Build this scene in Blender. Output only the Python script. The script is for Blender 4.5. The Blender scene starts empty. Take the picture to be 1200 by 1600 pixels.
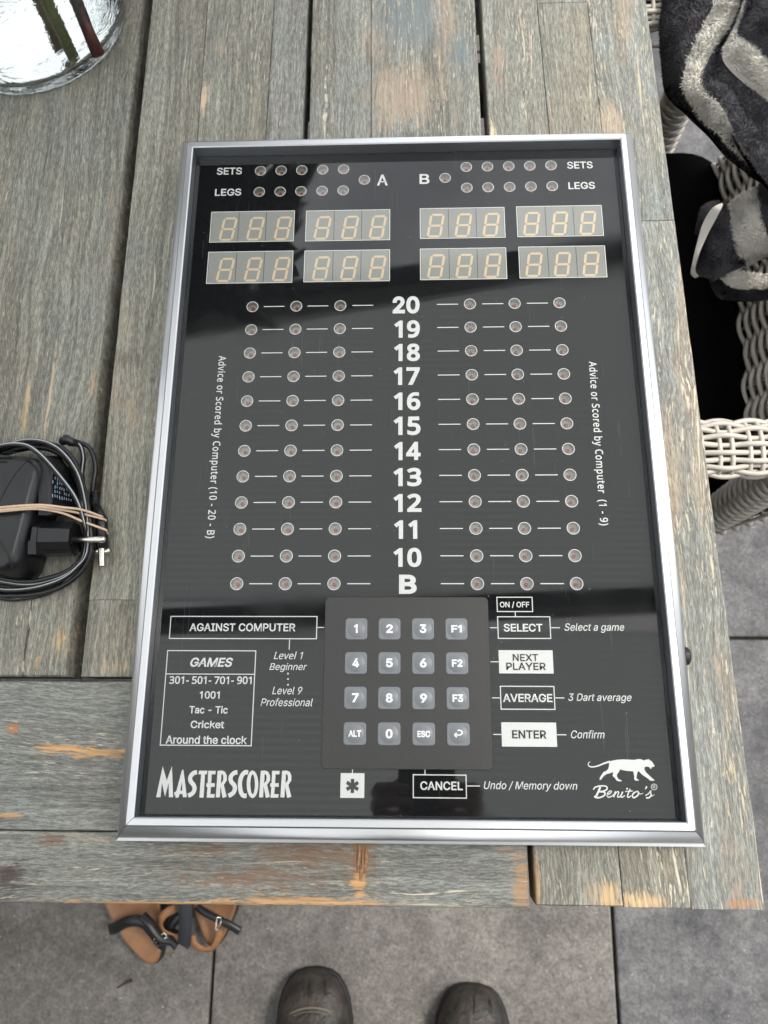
import bpy, bmesh, math, random, os
from mathutils import Vector, Matrix, noise
random.seed(7)
PI = math.pi
SC = bpy.context.scene
COL = SC.collection

# ------------------------------------------------------------------ camera
F = 1200.0                                  # focal length in pixels of the 1200 x 1600 photograph
CAM = Vector((0.0035621, -0.2038457, 1.28985))
ROT = Matrix(((0.99940788, 0.00565319, -0.03394015),
              (0.00349586, 0.96462287, 0.2636105),
              (0.03422969, -0.26357306, 0.96403193)))      # world -> camera
cd = bpy.data.cameras.new('camera')
cam = bpy.data.objects.new('camera', cd)
COL.objects.link(cam)
cam.matrix_world = Matrix.Translation(CAM) @ ROT.transposed().to_4x4()
cd.sensor_fit = 'VERTICAL'
cd.sensor_height = 36.0
cd.lens = F / 1600 * 36
cd.clip_start = 0.01
cd.clip_end = 200
cd.dof.use_dof = True
cd.dof.focus_distance = 0.57
cd.dof.aperture_fstop = 10.0
SC.camera = cam

def at(px, py, z):
    """point on the horizontal plane at height z seen at a place of the photograph"""
    d = ROT.transposed() @ Vector(((px - 600) / F, -(py - 800) / F, -1))
    return CAM + d * ((z - CAM.z) / d.z)

# ------------------------------------------------------------------ world, sun, exposure
W = bpy.data.worlds.new('World')
SC.world = W
W.use_nodes = True
wt = W.node_tree
wt.nodes.clear()
SUN_EL, SUN_AZ = math.radians(58), math.radians(72)        # azimuth measured from +y towards +x
out = wt.nodes.new('ShaderNodeOutputWorld')
bg = wt.nodes.new('ShaderNodeBackground')
sky = wt.nodes.new('ShaderNodeTexSky')
sky.sky_type = 'NISHITA'
sky.sun_disc = False
sky.sun_elevation = SUN_EL
sky.sun_rotation = SUN_AZ
sky.air_density = 1.0
sky.dust_density = 3.0
tcw = wt.nodes.new('ShaderNodeTexCoord')
nzw = wt.nodes.new('ShaderNodeTexNoise')
nzw.inputs['Scale'].default_value = 2.2
nzw.inputs['Detail'].default_value = 5
mpw = wt.nodes.new('ShaderNodeMapping')
mpw.inputs['Scale'].default_value = (1, 1, 2.5)
rw = wt.nodes.new('ShaderNodeMapRange')
rw.inputs['From Min'].default_value = 0.40
rw.inputs['From Max'].default_value = 0.60
rw.inputs['To Min'].default_value = 0.45
rw.inputs['To Max'].default_value = 0.97
mxw = wt.nodes.new('ShaderNodeMix')
mxw.data_type = 'RGBA'
mxw.inputs['B'].default_value = (12.4, 12.7, 13.0, 1)      # bright thin overcast
wt.links.new(tcw.outputs['Generated'], mpw.inputs['Vector'])
wt.links.new(mpw.outputs['Vector'], nzw.inputs['Vector'])
wt.links.new(nzw.outputs['Fac'], rw.inputs['Value'])
wt.links.new(rw.outputs['Result'], mxw.inputs['Factor'])
wt.links.new(sky.outputs['Color'], mxw.inputs['A'])
wt.links.new(mxw.outputs['Result'], bg.inputs['Color'])
bg.inputs['Strength'].default_value = 0.12
wt.links.new(bg.outputs['Background'], out.inputs['Surface'])

sd = bpy.data.lights.new('sun', 'SUN')
sd.energy = 2.9
sd.angle = math.radians(16)
sd.color = (1.0, 0.95, 0.87)
sun = bpy.data.objects.new('sun', sd)
COL.objects.link(sun)
sdir = Vector((math.sin(SUN_AZ) * math.cos(SUN_EL), math.cos(SUN_AZ) * math.cos(SUN_EL), math.sin(SUN_EL)))
sun.rotation_euler = sdir.to_track_quat('Z', 'Y').to_euler()
sun.location = sdir * 5
SC.view_settings.view_transform = 'Standard'
SC.view_settings.look = 'None'
SC.view_settings.exposure = 0.38
SC.view_settings.gamma = 1.0
SC.view_settings.use_curve_mapping = False
SC.render.engine = 'CYCLES'
SC.cycles.max_bounces = 10
SC.cycles.diffuse_bounces = 3
SC.cycles.glossy_bounces = 4
SC.cycles.transmission_bounces = 10
SC.cycles.transparent_max_bounces = 8
SC.cycles.use_denoising = True
SC.cycles.sample_clamp_indirect = 6.0

# ------------------------------------------------------------------ object helpers
def link(o, parent=None):
    COL.objects.link(o)
    if parent is not None:
        o.parent = parent
    return o

def empty(name, loc=(0, 0, 0), rz=0.0):
    o = bpy.data.objects.new(name, None)
    o.empty_display_size = 0.05
    o.location = loc
    o.rotation_euler = (0, 0, rz)
    return link(o)

def tag(o, label=None, cat=None, group=None, kind=None):
    if label: o['label'] = label
    if cat: o['category'] = cat
    if group: o['group'] = group
    if kind: o['kind'] = kind
    return o

def child(name, mesh, parent=None, mat=None, loc=None, label=None, smooth=None):
    if mat is not None and not mesh.materials:
        mesh.materials.append(mat)
    if smooth is not None:
        mesh.polygons.foreach_set('use_smooth', [smooth] * len(mesh.polygons))
    o = bpy.data.objects.new(name, mesh)
    link(o, parent)
    if loc is not None: o.location = loc
    if label: o['label'] = label
    return o

class MB:
    """collects vertices and faces of one mesh"""
    def __init__(s):
        s.v = []; s.f = []; s.m = []
    def add(s, vs, fs, mi=0):
        n = len(s.v)
        s.v += [tuple(p) for p in vs]
        s.f += [tuple(i + n for i in f) for f in fs]
        s.m += [mi] * len(fs)
        return s
    def box(s, x0, x1, y0, y1, z0, z1, mi=0):
        return s.add([(x0, y0, z0), (x1, y0, z0), (x1, y1, z0), (x0, y1, z0), (x0, y0, z1), (x1, y0, z1), (x1, y1, z1), (x0, y1, z1)],
                     [(3, 2, 1, 0), (4, 5, 6, 7), (0, 1, 5, 4), (1, 2, 6, 5), (2, 3, 7, 6), (3, 0, 4, 7)], mi)
    def lathe(s, prof, n=24, c=(0, 0, 0), mi=0, close=True, M=None):
        k = len(prof); vs = []
        for i in range(n):
            a = 2 * PI * i / n
            for r, z in prof:
                p = Vector((r * math.cos(a), r * math.sin(a), z))
                if M is not None: p = M @ p
                vs.append(p + Vector(c))
        fs = []
        for i in range(n):
            j = (i + 1) % n
            for q in range(k - 1):
                fs.append((i * k + q, j * k + q, j * k + q + 1, i * k + q + 1))
        if close:
            if prof[0][0] > 1e-6: fs.append(tuple(i * k for i in range(n))[::-1])
            if prof[-1][0] > 1e-6: fs.append(tuple(i * k + k - 1 for i in range(n)))
        return s.add(vs, fs, mi)
    def tube(s, pts, r, n=8, mi=0, cap=True, flat=1.0, up=None):
        """tube along points, r a number or list; flat squashes it along its normal"""
        pts = [Vector(p) for p in pts]
        m = len(pts)
        rs = r if isinstance(r, (list, tuple)) else [r] * m
        vs = []
        ref = Vector(up) if up else Vector((0, 0, 1))
        pn = None
        for i, p in enumerate(pts):
            t = (pts[min(i + 1, m - 1)] - pts[max(i - 1, 0)])
            if t.length < 1e-9: t = Vector((1, 0, 0))
            t.normalize()
            if up is None and pn is not None:
                nn = pn - t * pn.dot(t)
            else:
                nn = ref - t * ref.dot(t)
            if nn.length < 1e-4: nn = Vector((1, 0, 0)) - t * t.x
            nn.normalize(); pn = nn
            b = t.cross(nn)
            for k in range(n):
                a = 2 * PI * k / n
                vs.append(p + b * (rs[i] * math.cos(a)) + nn * (rs[i] * flat * math.sin(a)))
        fs = []
        for i in range(m - 1):
            for k in range(n):
                l = (k + 1) % n
                fs.append((i * n + k, i * n + l, (i + 1) * n + l, (i + 1) * n + k))
        if cap:
            fs.append(tuple(range(n))[::-1]); fs.append(tuple((m - 1) * n + k for k in range(n)))
        return s.add(vs, fs, mi)
    def mesh(s, name='mesh'):
        me = bpy.data.meshes.new(name)
        me.from_pydata(s.v, [], s.f)
        if any(s.m): me.polygons.foreach_set('material_index', s.m)
        me.update()
        return me
    def build(s, name, mat, parent=None, smooth=False, loc=None, label=None):
        me = s.mesh(name)
        for m_ in (mat if isinstance(mat, (list, tuple)) else [mat]): me.materials.append(m_)
        return child(name, me, parent, None, loc, label, smooth)

def bevel_mod(o, w, seg=2, ang=35):
    b = o.modifiers.new('bevel', 'BEVEL'); b.width = w; b.segments = seg
    b.limit_method = 'ANGLE'; b.angle_limit = math.radians(ang)
    return o

def catmull(P, n=8, closed=False):
    P = [Vector(p) for p in P]; m = len(P); out = []
    rng = range(m) if closed else range(m - 1)
    for i in rng:
        if closed: a, b, c, d = P[(i - 1) % m], P[i], P[(i + 1) % m], P[(i + 2) % m]
        else: a, b, c, d = P[max(i - 1, 0)], P[i], P[i + 1], P[min(i + 2, m - 1)]
        for k in range(n):
            t = k / n
            out.append(0.5 * ((2 * b) + (c - a) * t + (2 * a - 5 * b + 4 * c - d) * t * t + (3 * b - a - 3 * c + d) * t ** 3))
    if not closed: out.append(P[-1])
    return out

def rrect(w, h, r, n=4):
    pts = []
    for cx, cy, a0 in ((w / 2 - r, h / 2 - r, 0), (-w / 2 + r, h / 2 - r, 90), (-w / 2 + r, -h / 2 + r, 180), (w / 2 - r, -h / 2 + r, 270)):
        for k in range(n + 1):
            a = math.radians(a0 + 90 * k / n)
            pts.append((cx + r * math.cos(a), cy + r * math.sin(a)))
    return pts

def loft(mb, rings, cap0=True, cap1=True, mi=0):
    n = len(rings[0]); vs = [p for r in rings for p in r]; fs = []
    for i in range(len(rings) - 1):
        for k in range(n):
            l = (k + 1) % n
            fs.append((i * n + k, i * n + l, (i + 1) * n + l, (i + 1) * n + k))
    if cap0: fs.append(tuple(range(n))[::-1])
    if cap1: fs.append(tuple((len(rings) - 1) * n + k for k in range(n)))
    return mb.add(vs, fs, mi)

def fill2d(loops, z=0.0, name='shape'):
    """flat mesh of outlines with holes (curve fill)"""
    cu = bpy.data.curves.new('tmp', 'CURVE'); cu.dimensions = '2D'; cu.fill_mode = 'FRONT'
    for lp in loops:
        sp = cu.splines.new('POLY'); sp.points.add(len(lp) - 1)
        for i, p in enumerate(lp): sp.points[i].co = (p[0], p[1], 0, 1)
        sp.use_cyclic_u = True
    o = bpy.data.objects.new('tmp', cu); COL.objects.link(o)
    dg = bpy.context.evaluated_depsgraph_get(); dg.update()
    me = bpy.data.meshes.new_from_object(o.evaluated_get(dg))
    bpy.data.objects.remove(o); bpy.data.curves.remove(cu)
    me.name = name; me.materials.clear()
    for v in me.vertices: v.co.z = z
    return me

# ------------------------------------------------------------------ material helpers
class NT:
    def __init__(s, name):
        s.m = bpy.data.materials.new(name); s.m.use_nodes = True
        s.t = s.m.node_tree; s.t.nodes.clear()
        s.o = s.t.nodes.new('ShaderNodeOutputMaterial')
    def n(s, typ, ins=None, **props):
        nd = s.t.nodes.new('ShaderNode' + typ)
        for k, v in props.items(): setattr(nd, k, v)
        for k, v in (ins or {}).items():
            sk = nd.inputs[k]
            if isinstance(v, bpy.types.NodeSocket): s.t.links.new(v, sk)
            else: sk.default_value = v
        return nd
    def math(s, op, a, b=0.0, c=None, clamp=False):
        ins = {0: a, 1: b}
        if c is not None: ins[2] = c
        nd = s.n('Math', ins, operation=op); nd.use_clamp = clamp
        return nd.outputs[0]
    def vm(s, op, a, b=(0, 0, 0)):
        return s.n('VectorMath', {0: a, 1: b}, operation=op).outputs[0]
    def mix(s, f, a, b, mode='MIX'):
        nd = s.n('Mix', data_type='RGBA', blend_type=mode)
        for k, v in (('Factor', f), ('A', a), ('B', b)):
            sk = [q for q in nd.inputs if q.name == k and (q.type == 'RGBA' if k != 'Factor' else q.type == 'VALUE')][0]
            if isinstance(v, bpy.types.NodeSocket): s.t.links.new(v, sk)
            else: sk.default_value = (*v, 1) if (k != 'Factor' and len(v) == 3) else v
        return [q for q in nd.outputs if q.type == 'RGBA'][0]
    def noise(s, vec, scale=5, detail=3, rough=0.55, dist=0.0):
        return s.n('TexNoise', {'Vector': vec, 'Scale': scale, 'Detail': detail, 'Roughness': rough, 'Distortion': dist}).outputs['Fac']
    def rng(s, v, a, b, c=0.0, d=1.0, smooth=False):
        nd = s.n('MapRange', {'Value': v, 'From Min': a, 'From Max': b, 'To Min': c, 'To Max': d})
        if smooth: nd.interpolation_type = 'SMOOTHSTEP'
        return nd.outputs['Result']
    def scl(s, vec, sc):
        return s.n('Mapping', {'Vector': vec, 'Scale': sc}).outputs['Vector']
    def bump(s, h, dist=0.001, st=1.0, nrm=None):
        ins = {'Height': h, 'Distance': dist, 'Strength': st}
        if nrm is not None: ins['Normal'] = nrm
        return s.n('Bump', ins).outputs['Normal']
    def bsdf(s, **kw):
        ins = {k.replace('_', ' '): v for k, v in kw.items()}
        for k, v in list(ins.items()):
            if k == 'Base Color' and isinstance(v, tuple) and len(v) == 3: ins[k] = (*v, 1)
        nd = s.n('BsdfPrincipled', ins)
        s.t.links.new(nd.outputs[0], s.o.inputs['Surface'])
        return nd
    def surf(s, sk):
        s.t.links.new(sk, s.o.inputs['Surface'])

def plain(name, col, rough=0.5, metal=0.0, ior=1.5, var=0.0, scale=200, bump=0.0, **kw):
    q = NT(name)
    co = q.n('TexCoord').outputs['Object']
    c = (*col, 1)
    args = {}
    if var or bump:
        nz = q.noise(co, scale, 4)
    if var:
        c = q.mix(q.rng(nz, 0.3, 0.7), tuple(x * (1 - var) for x in col), tuple(min(1, x * (1 + var)) for x in col))
    if bump: args['Normal'] = q.bump(nz, bump)
    b = q.bsdf(Base_Color=c, Roughness=rough, Metallic=metal, IOR=ior, **args)
    for k, v in kw.items(): b.inputs[k.replace('_', ' ')].default_value = v
    return q.m

# ------------------------------------------------------------------ wood
def wood_material():
    q = NT('weathered_wood')
    tc = q.n('TexCoord').outputs['Object']                # local x runs along the grain
    oi = q.n('ObjectInfo').outputs['Random']
    wear = q.n('Attribute', attribute_name='wear', attribute_type='OBJECT').outputs['Fac']
    geo = q.n('NewGeometry').outputs['Position']
    off = q.vm('SCALE', q.n('CombineXYZ', {0: oi, 1: oi, 2: oi}).outputs[0]); off.node.inputs['Scale'].default_value = 37.0
    p0 = q.vm('ADD', tc, off)
    warp = q.n('TexNoise', {'Vector': q.scl(p0, (5, 14, 5)), 'Scale': 1.0, 'Detail': 3}).outputs['Color']
    wv = q.vm('SUBTRACT', warp, (0.5, 0.5, 0.5))
    wv = q.vm('MULTIPLY', wv, (0.0, 0.03, 0.0))
    p = q.vm('ADD', p0, wv)
    # large, slowly changing stain tones
    big = q.noise(q.scl(p, (3, 22, 3)), 1.0, 3)
    big2 = q.noise(q.scl(p0, (7, 9, 7)), 1.0, 3)
    base = q.mix(q.rng(big, 0.34, 0.66), (0.214, 0.211, 0.187), (0.278, 0.282, 0.256))
    base = q.mix(q.rng(big2, 0.52, 0.72, 0, 0.75), base, (0.225, 0.243, 0.240))       # bluish remains of stain
    base = q.mix(q.rng(q.noise(q.scl(p0, (5, 16, 5)), 1.0, 4, 0.6), 0.5, 0.7, 0, 0.45), base, (0.285, 0.252, 0.200))  # brownish weathering
    base = q.mix(1.0, base, q.n('CombineXYZ', {0: q.rng(oi, 0, 1, 0.93, 1.06), 1: q.rng(oi, 0, 1, 0.96, 1.03), 2: q.rng(oi, 0, 1, 1.0, 0.96)}).outputs[0], 'MULTIPLY')
    # short worm-like grain strokes
    g1 = q.noise(q.scl(p, (150, 1150, 150)), 1.0, 3, 0.65, 0.5)
    st = q.rng(g1, 0.44, 0.58, 0, 1)
    base = q.mix(st, q.mix(1.0, base, (0.70, 0.685, 0.66), 'MULTIPLY'), q.mix(1.0, base, (1.20, 1.205, 1.19), 'MULTIPLY'))
    g2 = q.noise(q.scl(p, (18, 420, 18)), 1.0, 3, 0.6)
    base = q.mix(1.0, base, q.n('CombineXYZ', {0: q.rng(g2, 0.3, 0.7, 0.74, 1.24), 1: q.rng(g2, 0.3, 0.7, 0.74, 1.24), 2: q.rng(g2, 0.3, 0.7, 0.75, 1.22)}).outputs[0], 'MULTIPLY')
    # long growth lines, darker, running most of a board
    lw = q.n('TexNoise', {'Vector': q.scl(p0, (4, 9, 4)), 'Scale': 1.0, 'Detail': 2}).outputs['Fac']
    ly = q.vm('ADD', q.scl(p0, (1.6, 210, 1.6)), q.n('CombineXYZ', {0: 0.0, 1: q.math('MULTIPLY', lw, 9.0), 2: 0.0}).outputs[0])
    g3 = q.noise(ly, 1.0, 2, 0.5)
    gl_ = q.rng(g3, 0.36, 0.62, 0.72, 1.14)
    gm_ = q.rng(q.noise(q.scl(p0, (3, 12, 3)), 1.0, 2), 0.35, 0.6, 0.25, 1.0)
    gl_ = q.math('ADD', 1.0, q.math('MULTIPLY', q.math('SUBTRACT', gl_, 1.0), gm_))
    base = q.mix(1.0, base, q.n('CombineXYZ', {0: gl_, 1: gl_, 2: gl_}).outputs[0], 'MULTIPLY')
    crack = q.math('MULTIPLY', q.rng(g3, 0.235, 0.20, 0, 1), q.rng(q.noise(q.scl(p0, (14, 30, 14)), 1.0, 2), .5, .6))
    base = q.mix(q.math('MULTIPLY', crack, 0.85, clamp=True), base, (0.03, 0.026, 0.02))
    # fine speckle
    sp = q.noise(q.scl(p0, (1500, 1900, 1500)), 1.0, 1)
    base = q.mix(1.0, base, q.n('CombineXYZ', {0: q.rng(sp, 0.25, 0.75, 0.8, 1.2), 1: q.rng(sp, 0.25, 0.75, 0.8, 1.2), 2: q.rng(sp, 0.25, 0.75, 0.8, 1.2)}).outputs[0], 'MULTIPLY')
    # pale bare wood showing in dashes along the grain
    mask = q.rng(q.noise(q.scl(p0, (4, 30, 4)), 1.0, 2), 0.46, 0.66, 0.0, 1.0)
    mask = q.math('ADD', mask, q.math('MULTIPLY', wear, 0.75))
    d1 = q.noise(q.scl(p, (80, 800, 80)), 1.0, 3, 0.6, 0.3)
    thr = q.math('SUBTRACT', 0.715, q.math('MULTIPLY', mask, 0.105))
    dash = q.rng(q.math('SUBTRACT', d1, thr), 0.0, 0.035, 0, 1)
    d2 = q.noise(q.scl(p, (5, 260, 5)), 1.0, 2, 0.5)                          # long thin splits
    br = q.rng(q.noise(q.scl(p, (75, 50, 75)), 1.0, 3), 0.38, 0.52)
    long_ = q.math('MULTIPLY', q.math('MULTIPLY', q.rng(d2, 0.68, 0.71), br), q.rng(mask, 0.0, 0.4))
    pale = q.math('MAXIMUM', dash, long_, clamp=True)
    ptone = q.mix(q.rng(q.noise(q.scl(p0, (30, 60, 30)), 1.0, 2), 0.35, 0.65), (0.42, 0.355, 0.26), (0.58, 0.53, 0.43))
    # worn patches: pinkish brown bare wood broken up by the grain
    wp = q.noise(q.scl(p0, (6, 26, 6)), 1.0, 4, 0.62)
    wpt = q.math('ADD', wp, q.math('MULTIPLY', wear, 0.09))
    worn = q.math('MULTIPLY', q.rng(wpt, 0.64, 0.74, 0, 0.8), q.rng(g1, 0.40, 0.56, 0.25, 1.0))
    wtone = q.mix(q.rng(g2, 0.35, 0.65), (0.27, 0.205, 0.145), (0.42, 0.34, 0.25))
    # worn places with a spot of their own on this table
    spots = None
    def spot(c, r, tone, f0=0.0):
        nonlocal spots
        v = q.vm('SUBTRACT', geo, (c[0], c[1], 0.73)); v = q.vm('MULTIPLY', v, (1 / r[0], 1 / r[1], 0))
        ln = q.n('VectorMath', {0: v}, operation='LENGTH').outputs['Value']
        mk = q.rng(q.math('ADD', ln, q.rng(q.noise(q.scl(p, (85, 620, 85)), 1.0, 5, 0.7), 0.3, 0.7, -0.85 + f0, 0.85 + f0)), 0.45, 1.05, 0.85, 0)
        return mk, tone
    L = []
    def S(x0, y0, rx, ry, tone, f0=0.0, z=0.73):
        w = at(x0, y0, z); L.append(spot((w.x, w.y), (rx, ry), tone, f0))
    OR, BR, PK, BL, DK = (0.58, 0.33, 0.14), (0.20, 0.125, 0.085), (0.36, 0.285, 0.215), (0.185, 0.215, 0.218), (0.05, 0.035, 0.025)
    S(100, 1167, .020, .0022, OR, .1); S(75, 1168, .010, .0028, OR); S(155, 1177, .034, .0035, OR); S(20, 1139, .0035, .0035, (0.42, 0.19, 0.08), -.25)
    S(15, 1274, .009, .0014, OR, -.2); S(100, 1170, .02, .0015, OR, -.2)
    S(85, 1313, .012, .0048, BR, .1); S(395, 1372, .075, .013, BR, .35); S(480, 1335, .045, .008, BR, .1); S(330, 1330, .05, .006, BR, .4)
    S(470, 1410, .07, .0045, OR, .15); S(260, 1412, .12, .0022, OR, .2); S(12, 1372, .022, .016, (0.07, 0.05, 0.045), .25); S(565, 1345, .0075, .016, (0.23, 0.125, 0.07), -.2); S(562, 1380, .0045, .009, OR, -.1)
    S(815, 1380, .008, .022, (0.38, 0.24, 0.13), .15); S(838, 1385, .003, .02, (0.45, 0.28, 0.15)); S(790, 1325, .012, .004, PK, .2)
    S(950, 1400, .009, .011, (0.60, 0.42, 0.24)); S(1000, 1410, .020, .007, (0.60, 0.42, 0.24), .1); S(925, 1395, .006, .010, PK, .15)
    S(1165, 1412, .014, .0035, (0.42, 0.22, 0.11), .1); S(1150, 1392, .004, .006, PK, .1)
    S(625, 150, .035, .045, PK, .15); S(590, 60, .03, .04, PK, .45); S(690, 15, .014, .05, PK, .1); S(640, 30, .026, .028, BL, -.35); S(720, 80, .02, .03, BL, .2)
    S(955, 190, .014, .022, (0.42, 0.33, 0.24), .05); S(940, 70, .012, .018, BL, .2); S(770, 215, .003, .018, (0.60, 0.48, 0.33)); S(320, 155, .0035, .016, (0.56, 0.42, 0.30), -.05)
    S(345, 78, .008, .008, PK, .35); S(750, 60, .004, .05, PK, .2); S(780, 100, .012, .05, PK, .45); S(60, 1030, .012, .010, OR, .72); S(220, 1000, .02, .03, (0.46, 0.36, 0.24), .75)
    S(180, 1040, .02, .01, (0.46, 0.36, 0.24), .7); S(200, 560, .02, .012, (0.15, 0.13, 0.105), .25); S(640, 215, .02, .012, (0.13, 0.12, 0.1), .3)
    S(40, 640, .003, .030, (.48, .36, .22), .1); S(78, 620, .0014, .05, (.55, .44, .3), .0); S(145, 600, .004, .03, (.45, .33, .2), .4); S(95, 1000, .010, .02, (.5, .36, .2), .5)
    S(205, 640, .010, .03, (.34, .26, .17), .5); S(42, 1000, .0008, .028, (.04, .03, .02), -.2)
    base = q.mix(worn, base, wtone)
    for mk, tone in L:
        base = q.mix(mk, base, q.mix(q.rng(g2, 0.3, 0.7), tuple(x * 0.72 for x in tone), tuple(min(1, x * 1.25) for x in tone)))
    base = q.mix(pale, base, ptone)
    # dark flecks and cracks
    fl = q.noise(q.scl(p0, (55, 300, 55)), 1.0, 3, 0.6)
    base = q.mix(q.rng(fl, 0.70, 0.76, 0, 0.8), base, (0.045, 0.038, 0.03))
    h = q.math('ADD', q.math('MULTIPLY', g1, 0.55), q.math('MULTIPLY', g2, 0.8))
    h = q.math('ADD', h, q.math('MULTIPLY', g3, 1.0))
    h = q.math('SUBTRACT', h, q.math('MULTIPLY', crack, 0.8))
    h = q.math('SUBTRACT', h, q.math('MULTIPLY', pale, 0.25))
    h = q.math('SUBTRACT', h, q.math('MULTIPLY', worn, 0.25))
    nrm = q.bump(h, 0.0009, 0.9)
    q.bsdf(Base_Color=base, Roughness=0.82, Normal=nrm, IOR=1.4)
    return q.m
M_WOOD = wood_material()
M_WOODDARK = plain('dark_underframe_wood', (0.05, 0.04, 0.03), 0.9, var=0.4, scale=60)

# ------------------------------------------------------------------ pavement
def paver_material():
    q = NT('concrete_paver')
    geo = q.n('NewGeometry').outputs['Position']
    rnd = q.n('ObjectInfo').outputs['Random']
    co = q.vm('ADD', geo, q.n('CombineXYZ', {0: q.math('MULTIPLY', rnd, 31.0), 1: rnd, 2: 0.0}).outputs[0])
    cool = q.n('Attribute', attribute_name='cool', attribute_type='OBJECT').outputs['Fac']
    warm_ = q.mix(q.rng(q.noise(co, 9, 5, 0.65), 0.32, 0.68), (0.100, 0.092, 0.083), (0.200, 0.186, 0.170))
    cool_ = q.mix(q.rng(q.noise(co, 11, 6, 0.7), 0.34, 0.66), (0.056, 0.056, 0.060), (0.155, 0.154, 0.158))
    c = q.mix(cool, warm_, cool_)
    fine = q.noise(co, 230, 4, 0.7)
    k = q.rng(fine, 0.3, 0.7, 0.62, 1.38)
    c = q.mix(1.0, c, q.n('CombineXYZ', {0: k, 1: k, 2: k}).outputs[0], 'MULTIPLY')
    mid = q.rng(q.noise(co, 62, 5, 0.75), 0.33, 0.67, 0.74, 1.26)
    c = q.mix(1.0, c, q.n('CombineXYZ', {0: mid, 1: mid, 2: mid}).outputs[0], 'MULTIPLY')
    stn = q.rng(q.noise(co, 17, 5, 0.7), 0.56, 0.68, 0, .55)
    c = q.mix(stn, c, (0.075, 0.073, 0.075))
    ltn = q.rng(q.noise(q.vm('ADD', co, (7, 3, 0)), 14, 5, 0.7), 0.57, 0.70, 0, .5)
    c = q.mix(ltn, c, (0.27, 0.26, 0.245))
    vo = q.n('TexVoronoi', {'Vector': co, 'Scale': 95.0}).outputs['Distance']
    bright = q.math('MULTIPLY', q.rng(vo, 0.05, 0.14, 1, 0), q.rng(q.noise(co, 60, 2), 0.58, 0.62))
    c = q.mix(bright, c, (0.50, 0.50, 0.50))
    q.bsdf(Base_Color=c, Roughness=0.75, Normal=q.bump(q.math('ADD', fine, q.math('MULTIPLY', q.noise(co, 60, 3), 1.5)), 0.0015, 0.8))
    return q.m
M_PAVER = paver_material()
M_SOIL = plain('joint_sand', (0.035, 0.028, 0.02), 0.95, var=0.5, scale=300)
pav = empty('pavement'); tag(pav, kind='structure')
PT = 0.604
me_p = MB().box(0.0025, PT - 0.0025, 0.0025, PT - 0.0025, -0.045, 0).mesh('paver'); me_p.materials.append(M_PAVER)
for i in range(-5, 5):
    for j in range(-5, 5):
        o = child('paver', me_p, pav)
        o.location = (-0.298 + (i) * 0.6035 + 0.0 if True else 0, -0.0665 + j * PT, random.uniform(-0.0015, 0.0))
        o.rotation_euler = (0, 0, -0.006)
        bevel_mod(o, 0.003, 2)
        o['cool'] = 1.0 if i >= 1 else 0.12
sub = MB().box(-30, 30, -30, 30, -0.2, -0.012).build('ground', M_SOIL); tag(sub, kind='structure')

# ------------------------------------------------------------------ table
TZ = 0.73
table = empty('wooden_table', (0, 0, 0))
tag(table, 'weathered grey wooden plank garden table carrying the black scoreboard', 'table')

def plank(xl0, xr0, xl1, xr1, y0, y1, th=0.03, wear=0.3, bev=0.0018, bevr=None, horiz=False, jit=0.0003, z=TZ, ease=.0012):
    """board between (xl0..xr0 at y0) and (xl1..xr1 at y1); its local x runs along the length.
    horiz: the numbers are y limits at the two x ends instead"""
    L = y1 - y0; n = max(2, int(L / 0.012)); bevr = bevr or bev
    seed = random.random() * 100
    # local frame: x along length, y across (world -x for long boards, world +y for cross boards)
    rings = []
    for i in range(n + 1):
        t = i / n
        a = xl0 + (xl1 - xl0) * t; b = xr0 + (xr1 - xr0) * t
        ja = (noise.noise((seed, i * 0.35, 0)) + 0.6 * noise.noise((seed, i * 1.7, 3))) * jit
        jb = (noise.noise((seed + 9, i * 0.35, 0)) + 0.6 * noise.noise((seed + 9, i * 1.7, 3))) * jit
        a += ja; b += jb
        e = ease if i in (0, n) else 0.0
        xx = y0 + L * t
        sec = [(a, -th), (a, -bev - e), (a + bev * 0.35 , -bev * 0.35 - e), (a + bev, -e), (b - bevr, -e), (b - bevr * 0.3, -bevr * 0.3 - e), (b, -bevr - e), (b, -th)]
        if horiz: rings.append([(xx, s_, zz) for s_, zz in sec])
        else: rings.append([(xx, -s_, zz) for s_, zz in sec][::-1])
        if i == 0: rings.insert(0, [(p_[0] - 0.0, p_[1], min(p_[2], -2 * ease)) for p_ in rings[0]])
        if i == n: rings.append([(p_[0], p_[1], min(p_[2], -2 * ease)) for p_ in rings[-1]])
    # shrink the skirt rings onto the ends, pull the top ends back for an eased edge
    for r_, s_ in ((1, 1), (-2, -1)):
        rings[r_] = [(p_[0] + s_ * ease, p_[1], p_[2] + (ease if p_[2] > -0.0024 else 0)) for p_ in rings[r_]]
    mb = MB()
    cx = sum(p_[0] for p_ in rings[0]) / 8 + L / 2
    cy = sum(p_[1] for p_ in rings[len(rings) // 2]) / 8
    rings = [[(p_[0] - cx, p_[1] - cy, p_[2]) for p_ in r_] for r_ in rings]
    loft(mb, rings)
    o = mb.build('plank', M_WOOD, table, smooth=False)
    if horiz: o.location = (cx, cy, z)
    else:
        o.rotation_euler = (0, 0, PI / 2); o.location = (-cy, cx, z)
    o['wear'] = wear
    return o

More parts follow.
